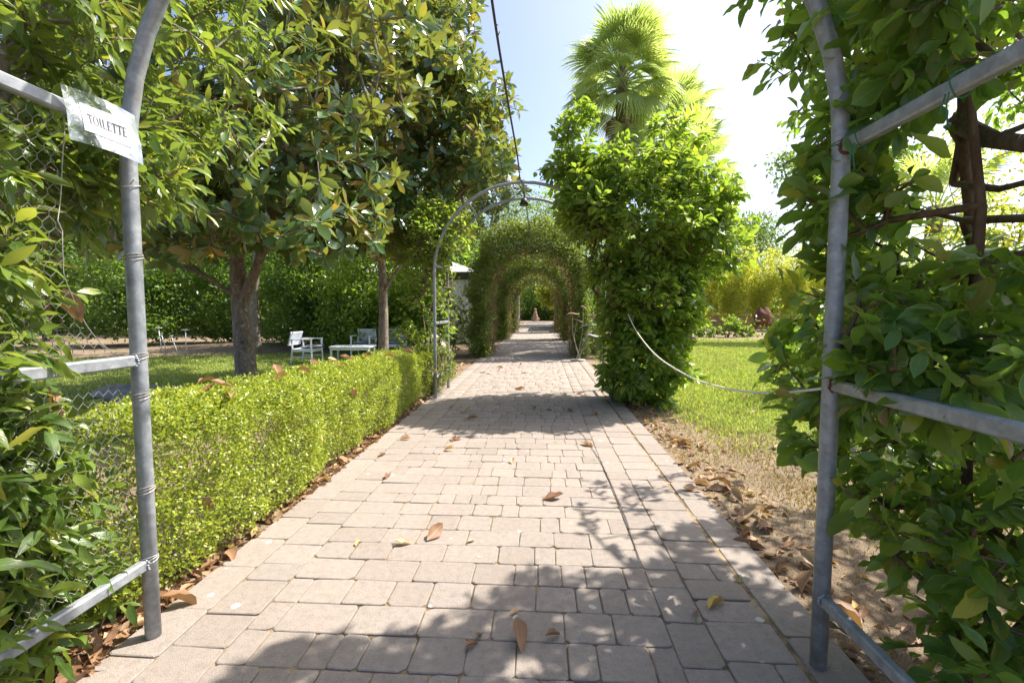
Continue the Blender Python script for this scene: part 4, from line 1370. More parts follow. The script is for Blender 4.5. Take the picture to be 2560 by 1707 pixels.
# ================================================================== BAMBOO, WALL, LAWN SHRUB
w = MB()
wl = empty('garden_wall', (17, 35.2, 0), 'low brown rendered wall with a coping behind the bamboo', 'wall')
MB().box((0, 0, .45), (28, .22, 1.0)).build('wall_body', M['wall_concrete'], wl)
MB().box((0, -.02, .99), (28.1, .30, .07), ch=.01).build('coping', M['wall_concrete'], wl)
bpos = ((11.4, 33.4, 4.0), (13.3, 33.2, 5.0), (15.2, 33.6, 5.1), (17.2, 33.0, 5.2), (19.4, 33.5, 5.0), (21.6, 33.2, 5.1))
blab = ('leftmost yellow green bamboo clump, shorter than its neighbours', 'second bamboo clump from the left, feathery top', 'third bamboo clump from the left, in front of the wall',
        'bamboo clump directly behind the rusty sculpture', 'bamboo clump right of the rusty sculpture', 'rightmost bamboo clump, mostly behind the broad leaved shrub')
for i, (x, y, h) in enumerate(bpos):
    rng = np.random.default_rng(800 + i)
    e = empty('bamboo_clump', (x, y, 0), blab[i], 'bamboo', 'bamboo clumps along the wall')
    P, D = [], []
    for j in range(26):
        a = rng.random() * 6.28; rr = rng.uniform(.05, .55)
        b0 = np.array([x + rr * math.cos(a), y + rr * math.sin(a), -.03]); hh = h * rng.uniform(.62, 1.16)
        lean = np.array([math.cos(a), math.sin(a), 0]) * rng.uniform(.2, 1.0)
        pts = [b0 + np.array([0, 0, hh * f]) + lean * f * f for f in np.linspace(0, 1, 6)]
        if j < 12:
            MB().tube([p - np.array([x, y, 0]) for p in pts], [.022 * (1 - .8 * f) for f in np.linspace(0, 1, 6)], 5).build('culm', M['culm'], e, True)
        m = 300
        f = rng.uniform(.22, 1.0, m) ** .85
        c = b0 + np.stack([np.zeros(m), np.zeros(m), hh * f], 1) + lean[None] * (f * f)[:, None]
        P.append(c + rng.normal(size=(m, 3)) * np.array([.26, .26, .12]) * (1.15 - .6 * f)[:, None])
    P = np.concatenate(P)
    P = P[P[:, 2] > .15]
    D = rng.normal(size=P.shape) * .8 + np.array([0, 0, -.35])
    foliage(e, NARROW, 'bamboo', M['bamboo_leaf'], P, D, rng.normal(size=P.shape) + np.array([0, 0, .6]), rng.uniform(.16, .30, len(P)), rng, 0, 'foliage')

shrub('lawn_shrub', 'small bright green shrub at the far edge of the right lawn', (9.7, 24.6, 0), [(60, (.2, 0, .55), (.5, .4, .5), .4), (50, (-.9, -.1, .25), (.7, .4, .25), .4), (35, (.9, .1, .25), (.4, .3, .28), .4)],
      'citrus_leaf', 'bark_brown', SMALL, (.12, .2), 0, 821, 4, .3, k=(8, 12), tip=.004)

# rusty sculpture
rs = empty('rust_sculpture', (12.1, 26.1, 0), 'rust brown abstract steel sculpture on two splayed legs by the bamboo', 'sculpture')
b = MB()
prof = [(.02, -.46), (.24, -.40), (.40, -.20), (.43, .04), (.33, .26), (.18, .44)]
V, F = [], []
k = 14
for i, (r, z) in enumerate(prof):
    for j in range(k + 1):
        a = -2.2 + 4.4 * j / k
        V.append((r * math.sin(a) * 1.05, -r * math.cos(a) * .8, 1.02 + z + .10 * math.sin(3 * a + i)))
for i in range(len(prof) - 1):
    for j in range(k):
        q = i * (k + 1) + j
        F.append((q, q + 1, q + k + 2, q + k + 1))
n0 = len(V)
V += [(v[0] * .93, v[1] * .93, v[2] + .01) for v in V]
F += [tuple(i + n0 for i in reversed(f)) for f in F]
b.add(V, F)
b.build('bowl', M['rust'], rs, True)
for sx in (-1, 1):
    lb = MB()
    lb.add([(sx * .10, -.05, .78), (sx * .42, -.05, .70), (sx * .74, -.08, -.03), (sx * .44, -.08, -.03), (sx * .10, .03, .78), (sx * .42, .03, .70), (sx * .74, 0, -.03), (sx * .44, 0, -.03)],
           [(0, 1, 2, 3), (7, 6, 5, 4), (0, 4, 5, 1), (1, 5, 6, 2), (2, 6, 7, 3), (3, 7, 4, 0)])
    lb.build('leg', M['rust'], rs)

# ================================================================== BACKGROUND TREES
def far_tree(label, loc, h, blobs, mat, nleaf, size, seed, trunk=.2, wood='bark_brown', group=None, name='broadleaf_tree', cat='tree', tpls=None):
    rng = np.random.default_rng(seed)
    e = empty(name, loc, label, cat, group)
    L = np.array(loc, float)
    tg = np.concatenate([blob(rng, n, L + np.array(c), r, .55) for n, c, r in blobs])
    tg = tg[tg[:, 2] > .12]
    trunkl = ([L + (0, 0, -.1), L + (.05, 0, h * .3), L + (-.05, .1, h * .6), L + (.1, 0, h * .85)], trunk, trunk * .35)
    A, par, rad, tips = grow([trunkl], tg, rng, .006 * trunk / .2, .6, .42)
    link('trunk', wood_mesh('trunk', A, par, rad, origin(e), 3, 8), M[wood], e)
    k = max(1, int(nleaf / len(tips)))
    C = np.repeat(A[tips], k, axis=0)
    rad_c = .5 * np.mean([np.mean(r) for _, _, r in blobs]) * (len(tips) ** (-1 / 3)) * 2.2
    P = C + rng.normal(size=C.shape) * rad_c * np.array([1, 1, .55])
    P = P[P[:, 2] > .03]
    D = rng.normal(size=P.shape) * .8 + np.array([0, 0, -.25])
    N = rng.normal(size=P.shape) * .6 + np.array([0, 0, .8])
    o = link('crown', leaf_mesh('crown', tpls or SMALL, P, D, N, rng.uniform(*size, len(P)), rng, origin(e)), M[mat], e)
    o['kind'] = 'stuff'
    return e

row = [(-15.5, 17.5, 4.8, 'shrub_leaf', 'dark evergreen at the far left of the shaded lawn'),
       (-12.6, 19.2, 5.4, 'shrub_leaf', 'dense evergreen behind the white lawn stakes'),
       (-9.8, 20.5, 5.2, 'far_leaf', 'lighter green tree behind the sunlit dirt mound'),
       (-8.6, 17.0, 5.0, 'shrub_leaf', 'dense vine draped tree just right of the forked magnolia trunk'),
       (-6.9, 16.3, 4.2, 'shrub_leaf', 'dark leafy tree behind the single white armchair'),
       (-5.3, 16.8, 4.4, 'citrus_leaf', 'fresh green leafy tree behind the pair of white armchairs'),
       (-4.9, 14.9, 3.4, 'citrus_leaf', 'bright bushy tree between slim magnolia and pavilion')]
for i, (x, y, h, m, lab) in enumerate(row):
    far_tree(lab, (x, y, 0), h * .8, [(120, (0, 0, h * .62), (2.0, 1.3, h * .42)), (100, (.2, -.3, h * .28), (1.9, 1.1, h * .30))], m, 13000, (.11, .19), 900 + i, .13, group='trees lining the shaded lawn')
for i, (x, y, h, m, lab) in enumerate(((-17, 27, 9.5, 'far_leaf', 'tall tree beyond the shaded lawn at far left'), (-11.5, 28, 9, 'shrub_leaf', 'tall tree rising behind the forked magnolia'),
                                    (-6.5, 29, 8.5, 'far_leaf', 'tall tree rising behind the white pavilion'), (-22, 20, 8, 'shrub_leaf', 'tall dark tree at the left edge behind the climbing shrub'))):
    far_tree(lab, (x, y, 0), h * .8, [(150, (0, 0, h * .62), (3.0, 2.4, h * .38))], m, 11000, (.18, .32), 920 + i, .2, group='tall trees beyond the garden')
# end of the path
for i, (x, y, h, m, lab) in enumerate(((-4.5, 61, 7, 'shrub_leaf', 'dark tree left of the far end of the path'), (.3, 63, 7.5, 'shrub_leaf', 'dark tree directly behind the wooden statue'),
                                    (4.6, 61, 7, 'shrub_leaf', 'dark tree right of the far end of the path'), (1.9, 52, 4.6, 'yellow_leaf', 'yellow green tree leaning in at the far path end'))):
    far_tree(lab, (x, y, 0), h * .8, [(120, (0, 0, h * .55), (2.6 if i < 3 else 1.2, 2.0, h * .45 if i < 3 else 1.4)), (60, (0, -.6, h * .2), (2.4, 1.4, h * .2))] if i < 3 else [(90, (-.5, 0, 3.3), (1.3, 1.2, 1.5))], m, 5500, (.2, .34), 940 + i, .16, group='trees closing the view at the path end')
far_tree('feathery pale green tree crown above and behind the ivy arches', (-4.2, 40, 0), 8.5, [(190, (3.6, 0, 7.6), (5.8, 3.6, 3.4))], 'far_leaf', 13000, (.2, .34), 950, .26, tpls=NARROW + SMALL)
far_tree('green tree to the right behind the ivy arches and the palms', (5.5, 44, 0), 7, [(130, (0, 0, 6.2), (4.2, 3, 3.2))], 'far_leaf', 9000, (.22, .36), 951, .24, tpls=NARROW + SMALL)
for i, (x, y, h, lab) in enumerate(((15.5, 50, 8.5, 'round green tree behind the left end of the bamboo'), (20.5, 48, 10.5, 'taller airy tree behind the middle of the bamboo'), (30, 50, 9, 'tree behind the right end of the bamboo'))):
    far_tree(lab, (x, y, 0), h * .8, [(130, (0, 0, h * .66), (3.2, 2.6, h * .34))], 'far_leaf', 6500, (.24, .40), 960 + i, .22, group='trees beyond the wall')
far_tree('small leaved yellow green tree behind the broad leaved shrub, near right edge', (5.4, 5.3, 0), 2.6, [(120, (0, 0, 2.75), (1.05, .9, .85)), (50, (-.3, 0, 1.9), (.7, .6, .5))], 'yellow_leaf', 4200, (.045, .075), 970, .07, tpls=SMALL)
far_tree('leafy tree on the right lawn casting a band of shade', (13.3, 21.6, 0), 7.2, [(130, (0, 0, 7.4), (2.6, 1.0, 1.2))], 'far_leaf', 6500, (.16, .26), 971, .16)
far_tree('dark hedge plant low behind the right post', (5.0, 7.6, 0), 1.0, [(90, (0, 0, .65), (1.1, .8, .7))], 'shrub_leaf', 4200, (.05, .09), 972, .05, name='low_bush', cat='bush')
shrub('climbing_vine', 'thin leafy vine on the left side of the second pergola', (-1.60, 7.9, 0), [(230, (0, -.1, 1.5), (.42, .60, 1.1), .3), (240, (.22, -.3, 2.6), (.5, .7, .55), .3), (60, (-.3, 0, .7), (.35, .4, .5), .3)],
      'citrus_leaf', 'bark_brown', CITR, (.06, .10), 0, 430, 3, 1.4, key='citrus', cat='vine', k=(5, 8), length=.2)
shrub('edging_bush', 'small dark green bush at the hedge end by the second pergola', (-1.52, 7.5, 0), [(330, (.02, .05, .45), (.36, .72, .44), .5)], 'ivy_leaf', 'bark_brown', SMALL, (.028, .05), 0, 431, 5, .4, cat='bush', k=(12, 18), length=.14)
shrub('edging_bush', 'leafy bush in front of the white pavilion curtain', (-2.5, 14.2, 0), [(170, (0, 0, .95), (.75, .6, .85), .5)], 'citrus_leaf', 'bark_brown', SMALL, (.06, .10), 0, 432, 5, .5, cat='bush', k=(10, 14))
for i, (x, y, h, lab) in enumerate(((1.95, 15.0, 1.1, 'pale low bush behind the leaf shaped steel sculpture'), (1.95, 17.4, 1.1, 'low bush right of the path before the second ivy arch'), (2.0, 20.0, 1.2, 'low bush right of the path beside the second ivy arch'), (1.95, 25.4, 1.3, 'low bush right of the path beyond the second ivy arch'), (-2.1, 18.0, 1.6, 'bush left of the path behind the first ivy arch'), (-2.1, 25.2, 1.7, 'bush left of the path behind the second ivy arch'))):
    shrub('edging_bush', lab, (x, y, 0), [(110, (0, 0, h * .5), (.52, 1.1, h * .5), .5)], 'ivy_leaf' if i else 'far_leaf', 'dry_twig', SMALL, (.06, .10), 0, 440 + i, 5, .4, cat='bush', group='bushes along the path edge', k=(12, 17))
# the wood beyond the garden
def belt(name, label, x0, x1, y0, y1, h, n, mat, size, seed):
    rng = np.random.default_rng(seed)
    x = rng.uniform(x0, x1, n); y = rng.uniform(y0, y1, n)
    top = h * (.72 + .2 * np.sin(x * .55 + seed) + .13 * np.sin(x * 1.37 + 2) + .07 * np.sin(x * 3.1))
    z = top * rng.random(n) ** .8 * (1 - .25 * np.abs((y - (y0 + y1) / 2) / (y1 - y0)))
    P = np.stack([x, y + .8 * np.sin(x * .9 + z * .7), z], 1)
    D = rng.normal(size=P.shape) + np.array([0, 0, -.25]); N = rng.normal(size=P.shape) * .7 + np.array([0, -.2, .7])
    return tag(link(name, leaf_mesh(name, SMALL, P, D, N, rng.uniform(*size, n), rng), M[mat]), label, 'trees', kind='stuff')
belt('distant_wood', 'mass of dark trees beyond the shaded lawn', -48, -3.5, 25, 31, 8, 60000, 'shrub_leaf', (.24, .42), 3)
belt('distant_wood', 'mass of trees beyond the bamboo and the wall', 9, 70, 53, 60, 6.5, 42000, 'far_leaf', (.35, .6), 4)
belt('distant_wood', 'mass of dark trees closing the end of the path', -14, 14, 64, 69, 9, 30000, 'shrub_leaf', (.35, .55), 5)
# strap leaved plant behind the right post
e = empty('strap_leaf_plant', (2.75, 3.3, 0), 'grey green strap leaved plant low behind the broad leaved shrub', 'plant')
sr = random.Random(8)
for i in range(46):
    a = sr.random() * 6.28; l = sr.uniform(.5, .95); o0 = sr.uniform(.2, .75)
    pts = [Vector((math.cos(a) * l * o0 * f * (.4 + f * .6), math.sin(a) * l * o0 * f * (.4 + f * .6), l * (f - .38 * o0 * f * f * 1.6))) for f in np.linspace(0, 1, 5)]
    sd = Vector((-math.sin(a), math.cos(a), 0))
    b = MB()
    V = []
    for f, p in zip(np.linspace(0, 1, 5), pts):
        ww = .018 * (1 - f ** 2) + .001
        V += [p - sd * ww, p + Vector((0, 0, -.006)), p + sd * ww]
    b.add(V, [q for j in range(4) for q in ((j * 3, j * 3 + 1, j * 3 + 4, j * 3 + 3), (j * 3 + 1, j * 3 + 2, j * 3 + 5, j * 3 + 4))])
    b.build('leaf', M['strap_leaf'], e, True)

# ================================================================== FURNITURE ON THE SHADED LAWN
def armchair(loc, rz, label):
    e = empty('armchair', loc, label, 'armchair', 'white plastic armchairs on the lawn', rz)
    W, Dp = .60, .60
    for sx in (-1, 1):
        # front leg rises to the armrest; rear leg slopes back
        MB().tube([(sx * .27, .27, -.03), (sx * .265, .25, .60)], [.022, .027], 4).build('leg', M['white_plastic'], e)
        MB().tube([(sx * .27, -.30, -.03), (sx * .265, -.24, .38), (sx * .262, -.27, .62)], [.022, .027, .024], 4).build('leg', M['white_plastic'], e)
        MB().box((sx * .268, -.01, .612), (.055, .58, .028), ch=.008).build('armrest', M['white_plastic'], e)
        MB().box((sx * .262, -.01, .335), (.03, .50, .075), ch=.006).build('seat_rail', M['white_plastic'], e)
        MB().box((sx * .266, -.02, .17), (.022, .52, .024), ch=.004).build('stretcher', M['white_plastic'], e)
    MB().box((0, .245, .335), (.50, .03, .08), ch=.006).build('seat_rail', M['white_plastic'], e)
    MB().box((0, -.0, .365), (.50, .50, .022), ch=.006).build('seat', M['white_plastic'], e)
    # ribbed backrest leaning back
    Mx = Matrix.Rotation(R(-14), 3, 'X')
    bk = MB()
    c = Vector((0, -.31, .625))
    bk.box(c + Mx @ Vector((0, 0, .155)), (.56, .034, .04), Mx, .006)
    bk.box(c + Mx @ Vector((0, 0, -.155)), (.56, .034, .04), Mx, .006)
    bk.box(c, (.54, .012, .30), Mx)
    back = bk.build('backrest', M['white_plastic'], e)
    for i in range(13):
        MB().box(c + Mx @ Vector((-.258 + .043 * i, .004, 0)), (.028, .026, .30), Mx, .004).build('slat', M['white_plastic'], back)
    return e
def cushion(loc, rz, label, tilt=0):
    b = MB()
    V, F = [], []
    n = 12
    for s in (1, -1):
        for j in range(n + 1):
            for i in range(n + 1):
                u, v = i / n * 2 - 1, j / n * 2 - 1
                ed = max(0, (1 - u ** 4) * (1 - v ** 4)) ** .5
                V.append((u * .25 * (1 - .04 * v * v), v * .25 * (1 - .04 * u * u), s * .038 * ed + .006 * math.sin(5 * u + 3 * v)))
    m = (n + 1) ** 2
    for j in range(n):
        for i in range(n):
            q = j * (n + 1) + i
            F += [(q, q + 1, q + n + 2, q + n + 1), (m + q + n + 1, m + q + n + 2, m + q + 1, m + q)]
    o = b.add(V, F).build('seat_cushion', M['cushion_blue'], None, True, loc)
    o.rotation_euler = (tilt, 0, rz)
    return tag(o, label, 'cushion', 'blue grey seat cushions')
armchair((-5.72, 11.75, 0), R(-92), 'white plastic armchair seen from the side, facing right')
cushion((-5.58, 11.75, .42), R(-88), 'blue grey cushion sliding off the side facing armchair', .06)
armchair((-4.85, 13.35, 0), R(180), 'white plastic armchair facing the viewer, left of the slim magnolia trunk')
cushion((-4.85, 13.33, .42), R(3), 'blue grey cushion on the armchair left of the slim trunk')
armchair((-3.98, 13.45, 0), R(176), 'white plastic armchair half hidden behind the slim magnolia trunk')
cushion((-3.98, 13.43, .42), R(0), 'blue grey cushion on the half hidden armchair')
tb = empty('coffee_table', (-4.62, 12.0, 0), 'low white plastic coffee table before the armchairs', 'table', None, R(3))
for i in range(2):
    MB().box((-.265 + .53 * i, 0, .405), (.525, .58, .035), ch=.008).build('table_top', M['white_plastic'], tb)
for sx in (-.48, .48):
    for sy in (-.24, .24):
        MB().tube([(sx, sy, -.03), (sx, sy, .39)], [.027, .032], 4).build('leg', M['white_plastic'], tb)
for sy in (-.25, .25):
    MB().box((0, sy, .355), (.93, .025, .06), ch=.004).build('apron', M['white_plastic'], tb)

# lawn stakes
for i, (x, y, tx, lab) in enumerate(((-12.3, 14.9, .08, 'white T shaped lawn stake, upright one of the left pair'), (-12.05, 14.8, .16, 'white lawn stake leaning left beside the left pair'),
                                 (-10.35, 13.5, .0, 'tall upright white T shaped lawn stake, right pair'), (-10.5, 13.4, .22, 'white lawn stake leaning strongly left, right pair'))):
    e = empty('lawn_stake', (x, y, -.05), lab, 'stake', 'white stakes in the shaded lawn')
    h = .62 if i % 2 else .80
    MB().tube([(0, 0, 0), (-tx, 0, h)], .012, 8).build('rod', M['stake_white'], e, True)
    MB().box((-tx, 0, h + .01), (.22 if i % 2 == 0 else .09, .06, .022), ch=.006).build('crossbar', M['stake_white'], e)

# lying log / rock and pale boulder
def rock(name, loc, r, seed, mat, label, cat):
    rg = np.random.default_rng(seed)
    V, F = [], []
    n, k = 12, 20
    ph = rg.random(6) * 6
    for i in range(n + 1):
        th = PI * i / n
        for j in range(k):
            a = 2 * PI * j / k
            d = np.array([math.sin(th) * math.cos(a), math.sin(th) * math.sin(a), math.cos(th)])
            q = 1 + .13 * math.sin(3 * d[0] * 2 + ph[0]) * math.sin(2.7 * d[1] * 2 + ph[1]) + .09 * math.sin(6 * d[2] + 5 * d[0] + ph[2]) + .05 * math.sin(11 * d[1] + 9 * d[2] + ph[3])
            V.append(tuple(d * q * np.array(r)))
    for i in range(n):
        for j in range(k):
            F.append((i * k + j, i * k + k + j, i * k + k + (j + 1) % k, i * k + (j + 1) % k))
    return tag(MB().add(V, F).build(name, M[mat], None, True, loc), label, cat)
o = rock('lying_log', (-5.55, 6.75, .05), (1.15, .26, .17), 4, 'rock_grey', 'weathered grey log lying in the grass behind the near hedge', 'log')
o.rotation_euler = (0, 0, R(-8))
rock('boulder', (-2.45, 12.0, .20), (.40, .4, .50), 5, 'rock_pale', 'pale rough boulder seen between the second pergola posts', 'boulder')

# ================================================================== WHITE PAVILION
pv = empty('pavilion', (-5.1, 20.5, 0), 'white fabric pavilion with dark beam and drawn curtains left of the path', 'pavilion')
MB().box((0, -1.5, 2.72), (5.6, .12, .30), ch=.01).build('beam', M['dark_timber'], pv)
MB().box((2.74, .2, 2.72), (.12, 3.28, .30), ch=.01).build('beam', M['dark_timber'], pv)
MB().box((-2.74, .2, 2.72), (.12, 3.28, .30), ch=.01).build('beam', M['dark_timber'], pv)
for sx in (-2.72, 2.72):
    for sy in (-1.5, 1.85):
        MB().box((sx, sy, 1.28), (.13, .13, 2.60), ch=.01).build('post', M['dark_timber'], pv)
rf = MB()
V = [(-2.9, -1.7, 2.88), (2.9, -1.7, 2.88), (2.9, 2.05, 2.88), (-2.9, 2.05, 2.88), (-1.2, .1, 3.55), (1.2, .1, 3.55)]
rf.add(V, [(0, 1, 5, 4), (1, 2, 5), (2, 3, 4, 5), (3, 0, 4)])
rf.add([(v[0], v[1], v[2] - .02) for v in V], [(4, 5, 1, 0), (5, 2, 1), (5, 4, 3, 2), (4, 0, 3)])
rf.build('roof', M['curtain_white'], pv)
def drape(name, p0, p1, z0, z1, folds, amp, mat, parent, seed=1):
    rg = random.Random(seed)
    n = folds * 6
    p0, p1 = np.array(p0, float), np.array(p1, float)
    t = unit(p1 - p0); nn = np.array([-t[1], t[0]])
    V, F = [], []
    for zi in range(5):
        f = zi / 4
        for i in range(n + 1):
            u = i / n
            q = p0 + (p1 - p0) * u + nn * amp * (math.sin(u * folds * 6.28 + .6 * math.sin(u * 17)) * (.5 + .5 * (1 - f)) + .3 * math.sin(u * 23 + f))
            V.append((q[0], q[1], z0 + (z1 - z0) * f))
    for zi in range(4):
        for i in range(n):
            q = zi * (n + 1) + i
            F.append((q, q + 1, q + n + 2, q + n + 1))
    return MB().add(V, F).build(name, M[mat], parent, True)
drape('curtain', (1.35, -1.42), (2.66, -1.42), .02, 2.57, 7, .05, 'curtain_white', pv, 2)
drape('curtain', (2.66, -1.40), (2.66, 1.7), .02, 2.57, 12, .05, 'curtain_white', pv, 3)
drape('curtain', (-2.66, -1.42), (-1.6, -1.42), .02, 2.57, 6, .05, 'curtain_white', pv, 4)
drape('curtain', (-2.6, 1.75), (2.6, 1.75), .02, 2.57, 20, .05, 'curtain_white', pv, 5)

# white drape and brown board wall far down the path
wc = empty('white_drape', (-1.72, 38, 0), 'white curtain hanging along the left path side far beyond the ivy arches', 'curtain')
drape('cloth', (-.05, -3), (.05, 3.2), .0, 3.35, 9, .10, 'curtain_white', wc, 7)
MB().tube([(0, -3.2, 3.38), (0, 3.4, 3.38)], .03, 8).build('curtain_rail', M['galvanised'], wc, True)
bw = empty('board_screen', (1.42, 35, 0), 'brown timber board screen on the right path side far beyond the ivy arches', 'screen')
for i in range(12):
    MB().box((random.uniform(-.012, .012), -3.85 + .7 * i, 1.58), (.10, .66, 3.2), ch=.01).build('board', M['brown_board'], bw)
MB().box((.12, -4.28, 1.58), (.40, .10, 3.2), ch=.01).build('end_post', M['brown_board'], bw)
MB().box((.10, -4.345, 1.75), (.05, .02, .75), ch=.004).build('white_bracket', M['stake_white'], bw)
MB().box((.02, -4.345, 1.36), (.26, .02, .04), ch=.004).build('white_bracket', M['stake_white'], bw)
MB().box((.02, -4.345, 2.62), (.36, .02, .04), ch=.004).build('white_bracket', M['stake_white'], bw)
pl = empty('planter_box', (1.48, 30.1, 0), 'dark wooden planter box before the brown board screen', 'planter')
for i in range(4):
    MB().box((0, 0, .09 + .165 * i), (.56, .56, .15), ch=.01).build('plank', M['dark_timber'], pl)

# wooden statue at the end of the path
st = MB()
st.lathe([(.40, -.03), (.36, .15), (.34, .5), (.29, .8), (.22, 1.0), (.26, 1.08), (.20, 1.16), (.10, 1.2), (.14, 1.28), (.155, 1.38), (.13, 1.48), (.05, 1.54)], 16)
st.v = [(v[0] * (1 + .18 * math.sin(5 * v[2] + 2 * math.atan2(v[1], v[0]))), v[1] * (1 + .1 * math.sin(7 * v[2])), v[2]) for v in st.v]
tag(st.build('wood_statue', M['carved_wood'], None, True, (-.4, 56.6, 0)), 'small carved wooden statue standing at the far end of the path', 'statue')

# leaf-shaped steel sculpture on the right path edge
ss = empty('leaf_sculpture', (1.27, 12.7, .004), 'slender sculpture of steel rods carrying flat slate leaves on a round base', 'sculpture')
MB().lathe([(.20, -.006), (.21, .004), (.205, .022)], 24).build('base_plate', M['rod_steel'], ss, True)
def plate(c, L, w, rz, tilt, roll, mat):
    V, F = [], []
    n = 12
    Mr = Matrix.Rotation(rz, 3, 'Z') @ Matrix.Rotation(tilt, 3, 'Y') @ Matrix.Rotation(roll, 3, 'X')
    for s in (1, -1):
        for i in range(n + 1):
            t = i / n
            hw = w * math.sin(PI * t) ** .7 + .003
            for q in (-1, 0, 1):
                V.append(Vector(c) + Mr @ Vector(((t - .5) * L, q * hw, s * .007 + .03 * math.sin(5 * t) + (.012 if q == 0 else 0))))
    m = (n + 1) * 3
    for i in range(n):
        for q in (0, 1):
            a = i * 3 + q
            F += [(a, a + 3, a + 4, a + 1), (m + a + 1, m + a + 4, m + a + 3, m + a)]
        F += [(i * 3, m + i * 3, m + i * 3 + 3, i * 3 + 3), (i * 3 + 2, i * 3 + 5, m + i * 3 + 5, m + i * 3 + 2)]
    MB().add(V, F).build('leaf_plate', M[mat], ss, True)
tipz = [((-.15, 0, 1.24), .36, .08, R(8), R(-10), 'carved_wood'), ((-.03, .05, 1.06), .30, .08, R(0), R(4), 'carved_wood'), ((.12, -.05, 1.42), .17, .06, 0, R(-6), 'carved_wood'),
        ((.28, -.05, .93), .48, .10, R(5), R(-13), 'slate'), ((.36, .02, .66), .36, .10, 0, R(-4), 'slate'), ((.34, .1, 1.16), .34, .08, R(10), R(-26), 'rust')]
for i, (c, L, w, rz, tl, m) in enumerate(tipz):
    plate(c, L, w, rz, tl, R((-1) ** i * 8), m)
    b0 = Vector((.08 * math.cos(i), .07 * math.sin(i * 2), .015))
    mid = (b0 + Vector(c)) / 2 + Vector((-.10 * (1 if c[0] < 0 else -.6), 0, .05))
    MB().tube(smooth_path([b0, mid, Vector(c)], 6), .0065, 6).build('rod', M['rod_steel'], ss, True)
MB().lathe([(.035, 0), (.05, .02), (.05, .05), (.03, .06)], 12).build('collar', M['slate'], ss, True, (.14, -.02, .52))

# ================================================================== FALLEN LEAVES
drym = tpl_mesh('fallen_leaf', DRY, M['dry_leaf'])
fr = random.Random(21)
def fallen(x, y, z, s, label, group, rz=None, tx=None, ty=None, which=None):
    me = drym[fr.randrange(len(drym)) if which is None else which]
    o = link('fallen_leaf', me)
    zmin = min(v.co.z for v in me.vertices)
    a = fr.uniform(-.18, .18) if tx is None else tx
    b = fr.uniform(-.25, .25) if ty is None else ty
    o.rotation_euler = (a, b, fr.uniform(0, 6.28) if rz is None else rz)
    o.scale = (s, s, s)
    o.location = (x, y, z)
    m3 = o.rotation_euler.to_matrix() * s
    o.location.z = z - min((m3 @ v.co).z for v in me.vertices) + .002
    return tag(o, label, 'dry leaf', group)
fallen(-.39, 2.64, 0, .16, 'large dry leaf standing on its edge in the middle foreground of the path', 'dry leaves on the path', R(-12), 0.2, .75, 2)
fallen(-.47, 2.61, 0, .10, 'dry leaf lying against the large upright leaf', 'dry leaves on the path', R(100))
fallen(.28, 3.29, 0, .165, 'broad arched tan leaf alone on the sunlit pavers right of centre', 'dry leaves on the path', R(-78), .0, .0, 0)
fallen(-.55, 4.79, 0, .13, 'yellow and brown dry leaf just before the lemon bush shade', 'dry leaves on the path', R(80))
fallen(1.13, 2.16, 0, .12, 'curled greenish dry leaf in shade near the right post', 'dry leaves on the path', R(120), 0, .5, 3)
fallen(.20, 1.77, 0, .15, 'forked dry leaf in shade at the very bottom of the path', 'dry leaves on the path', R(20), .1, .4, 1)
for (x, y, s) in ((-.96, 3.72, .11), (-.64, 4.71, .11), (-.54, 4.41, .12), (.02, 4.06, .085), (-1.08, 4.81, .13), (-1.22, 4.18, .1), (.8, 4.62, .16), (-.11, 2.67, .05), (-.77, 2.61, .06)):
    fallen(x, y, 0, s, 'curled dry leaf lying on the sunlit pavers before the lemon bush shade', 'dry leaves on the sunlit pavers')
for (x, y, s) in ((-.18, 8.02, .2), (.64, 6.34, .16), (.94, 6.0, .15), (-.69, 6.21, .18), (-.49, 5.74, .16), (-.98, 6.38, .12), (.84, 7.58, .14), (.18, 6.29, .12), (.43, 6.33, .1)):
    fallen(x, y, 0, s, 'dry leaf in the shade the lemon bush throws on the path', 'dry leaves in the lemon bush shade')
for (x, y, s) in ((-.91, 10.11, .15), (-.78, 9.8, .11), (-.74, 10.9, .16), (-.5, 10.01, .11), (-.66, 10.47, .13), (-.24, 11.58, .12), (-.41, 11.66, .12), (-.02, 10.04, .14)):
    fallen(x, y, 0, s, 'dry leaf on the far sunlit pavers beyond the second pergola', 'dry leaves beyond the second pergola')
for (x, y, s) in ((-.03, 1.77, .07), (.03, 1.88, .07), (.14, 2.0, .06), (.29, 1.85, .08), (.98, 2.09, .06)):
    fallen(x, y, 0, s, 'small dry leaf in the foreground shade on the path', 'dry leaves in the foreground shade')
for (x, y) in ((-1.5, 2.58), (-1.62, 2.45), (-2.0, 3.15), (-1.78, 3.57), (-1.70, 3.68), (-1.83, 4.19), (-1.9, 4.5), (-1.67, 4.35), (-1.85, 4.86), (-1.86, 5.27), (-1.75, 5.52), (-1.6, 4.89), (-1.62, 5.54), (-1.6, 6.2), (-1.7, 2.9), (-1.6, 3.2), (-1.9, 2.6)):
    fallen(x, y, .875 - .03 * (y - 2.3), fr.uniform(.12, .18), 'dry brown leaf resting on top of the clipped box hedge', 'dry leaves on the hedge', None, fr.uniform(-.3, .3), fr.uniform(-.35, .35))
for i in range(5):
    fallen(-1.43, 2.3 + i * .62, .3 + .1 * i % 3 * .1 + .2 * (i % 2), .14, 'dry brown leaf caught in the front face of the box hedge', 'dry leaves in the hedge face', None, fr.uniform(.8, 1.5), fr.uniform(-.4, .4))
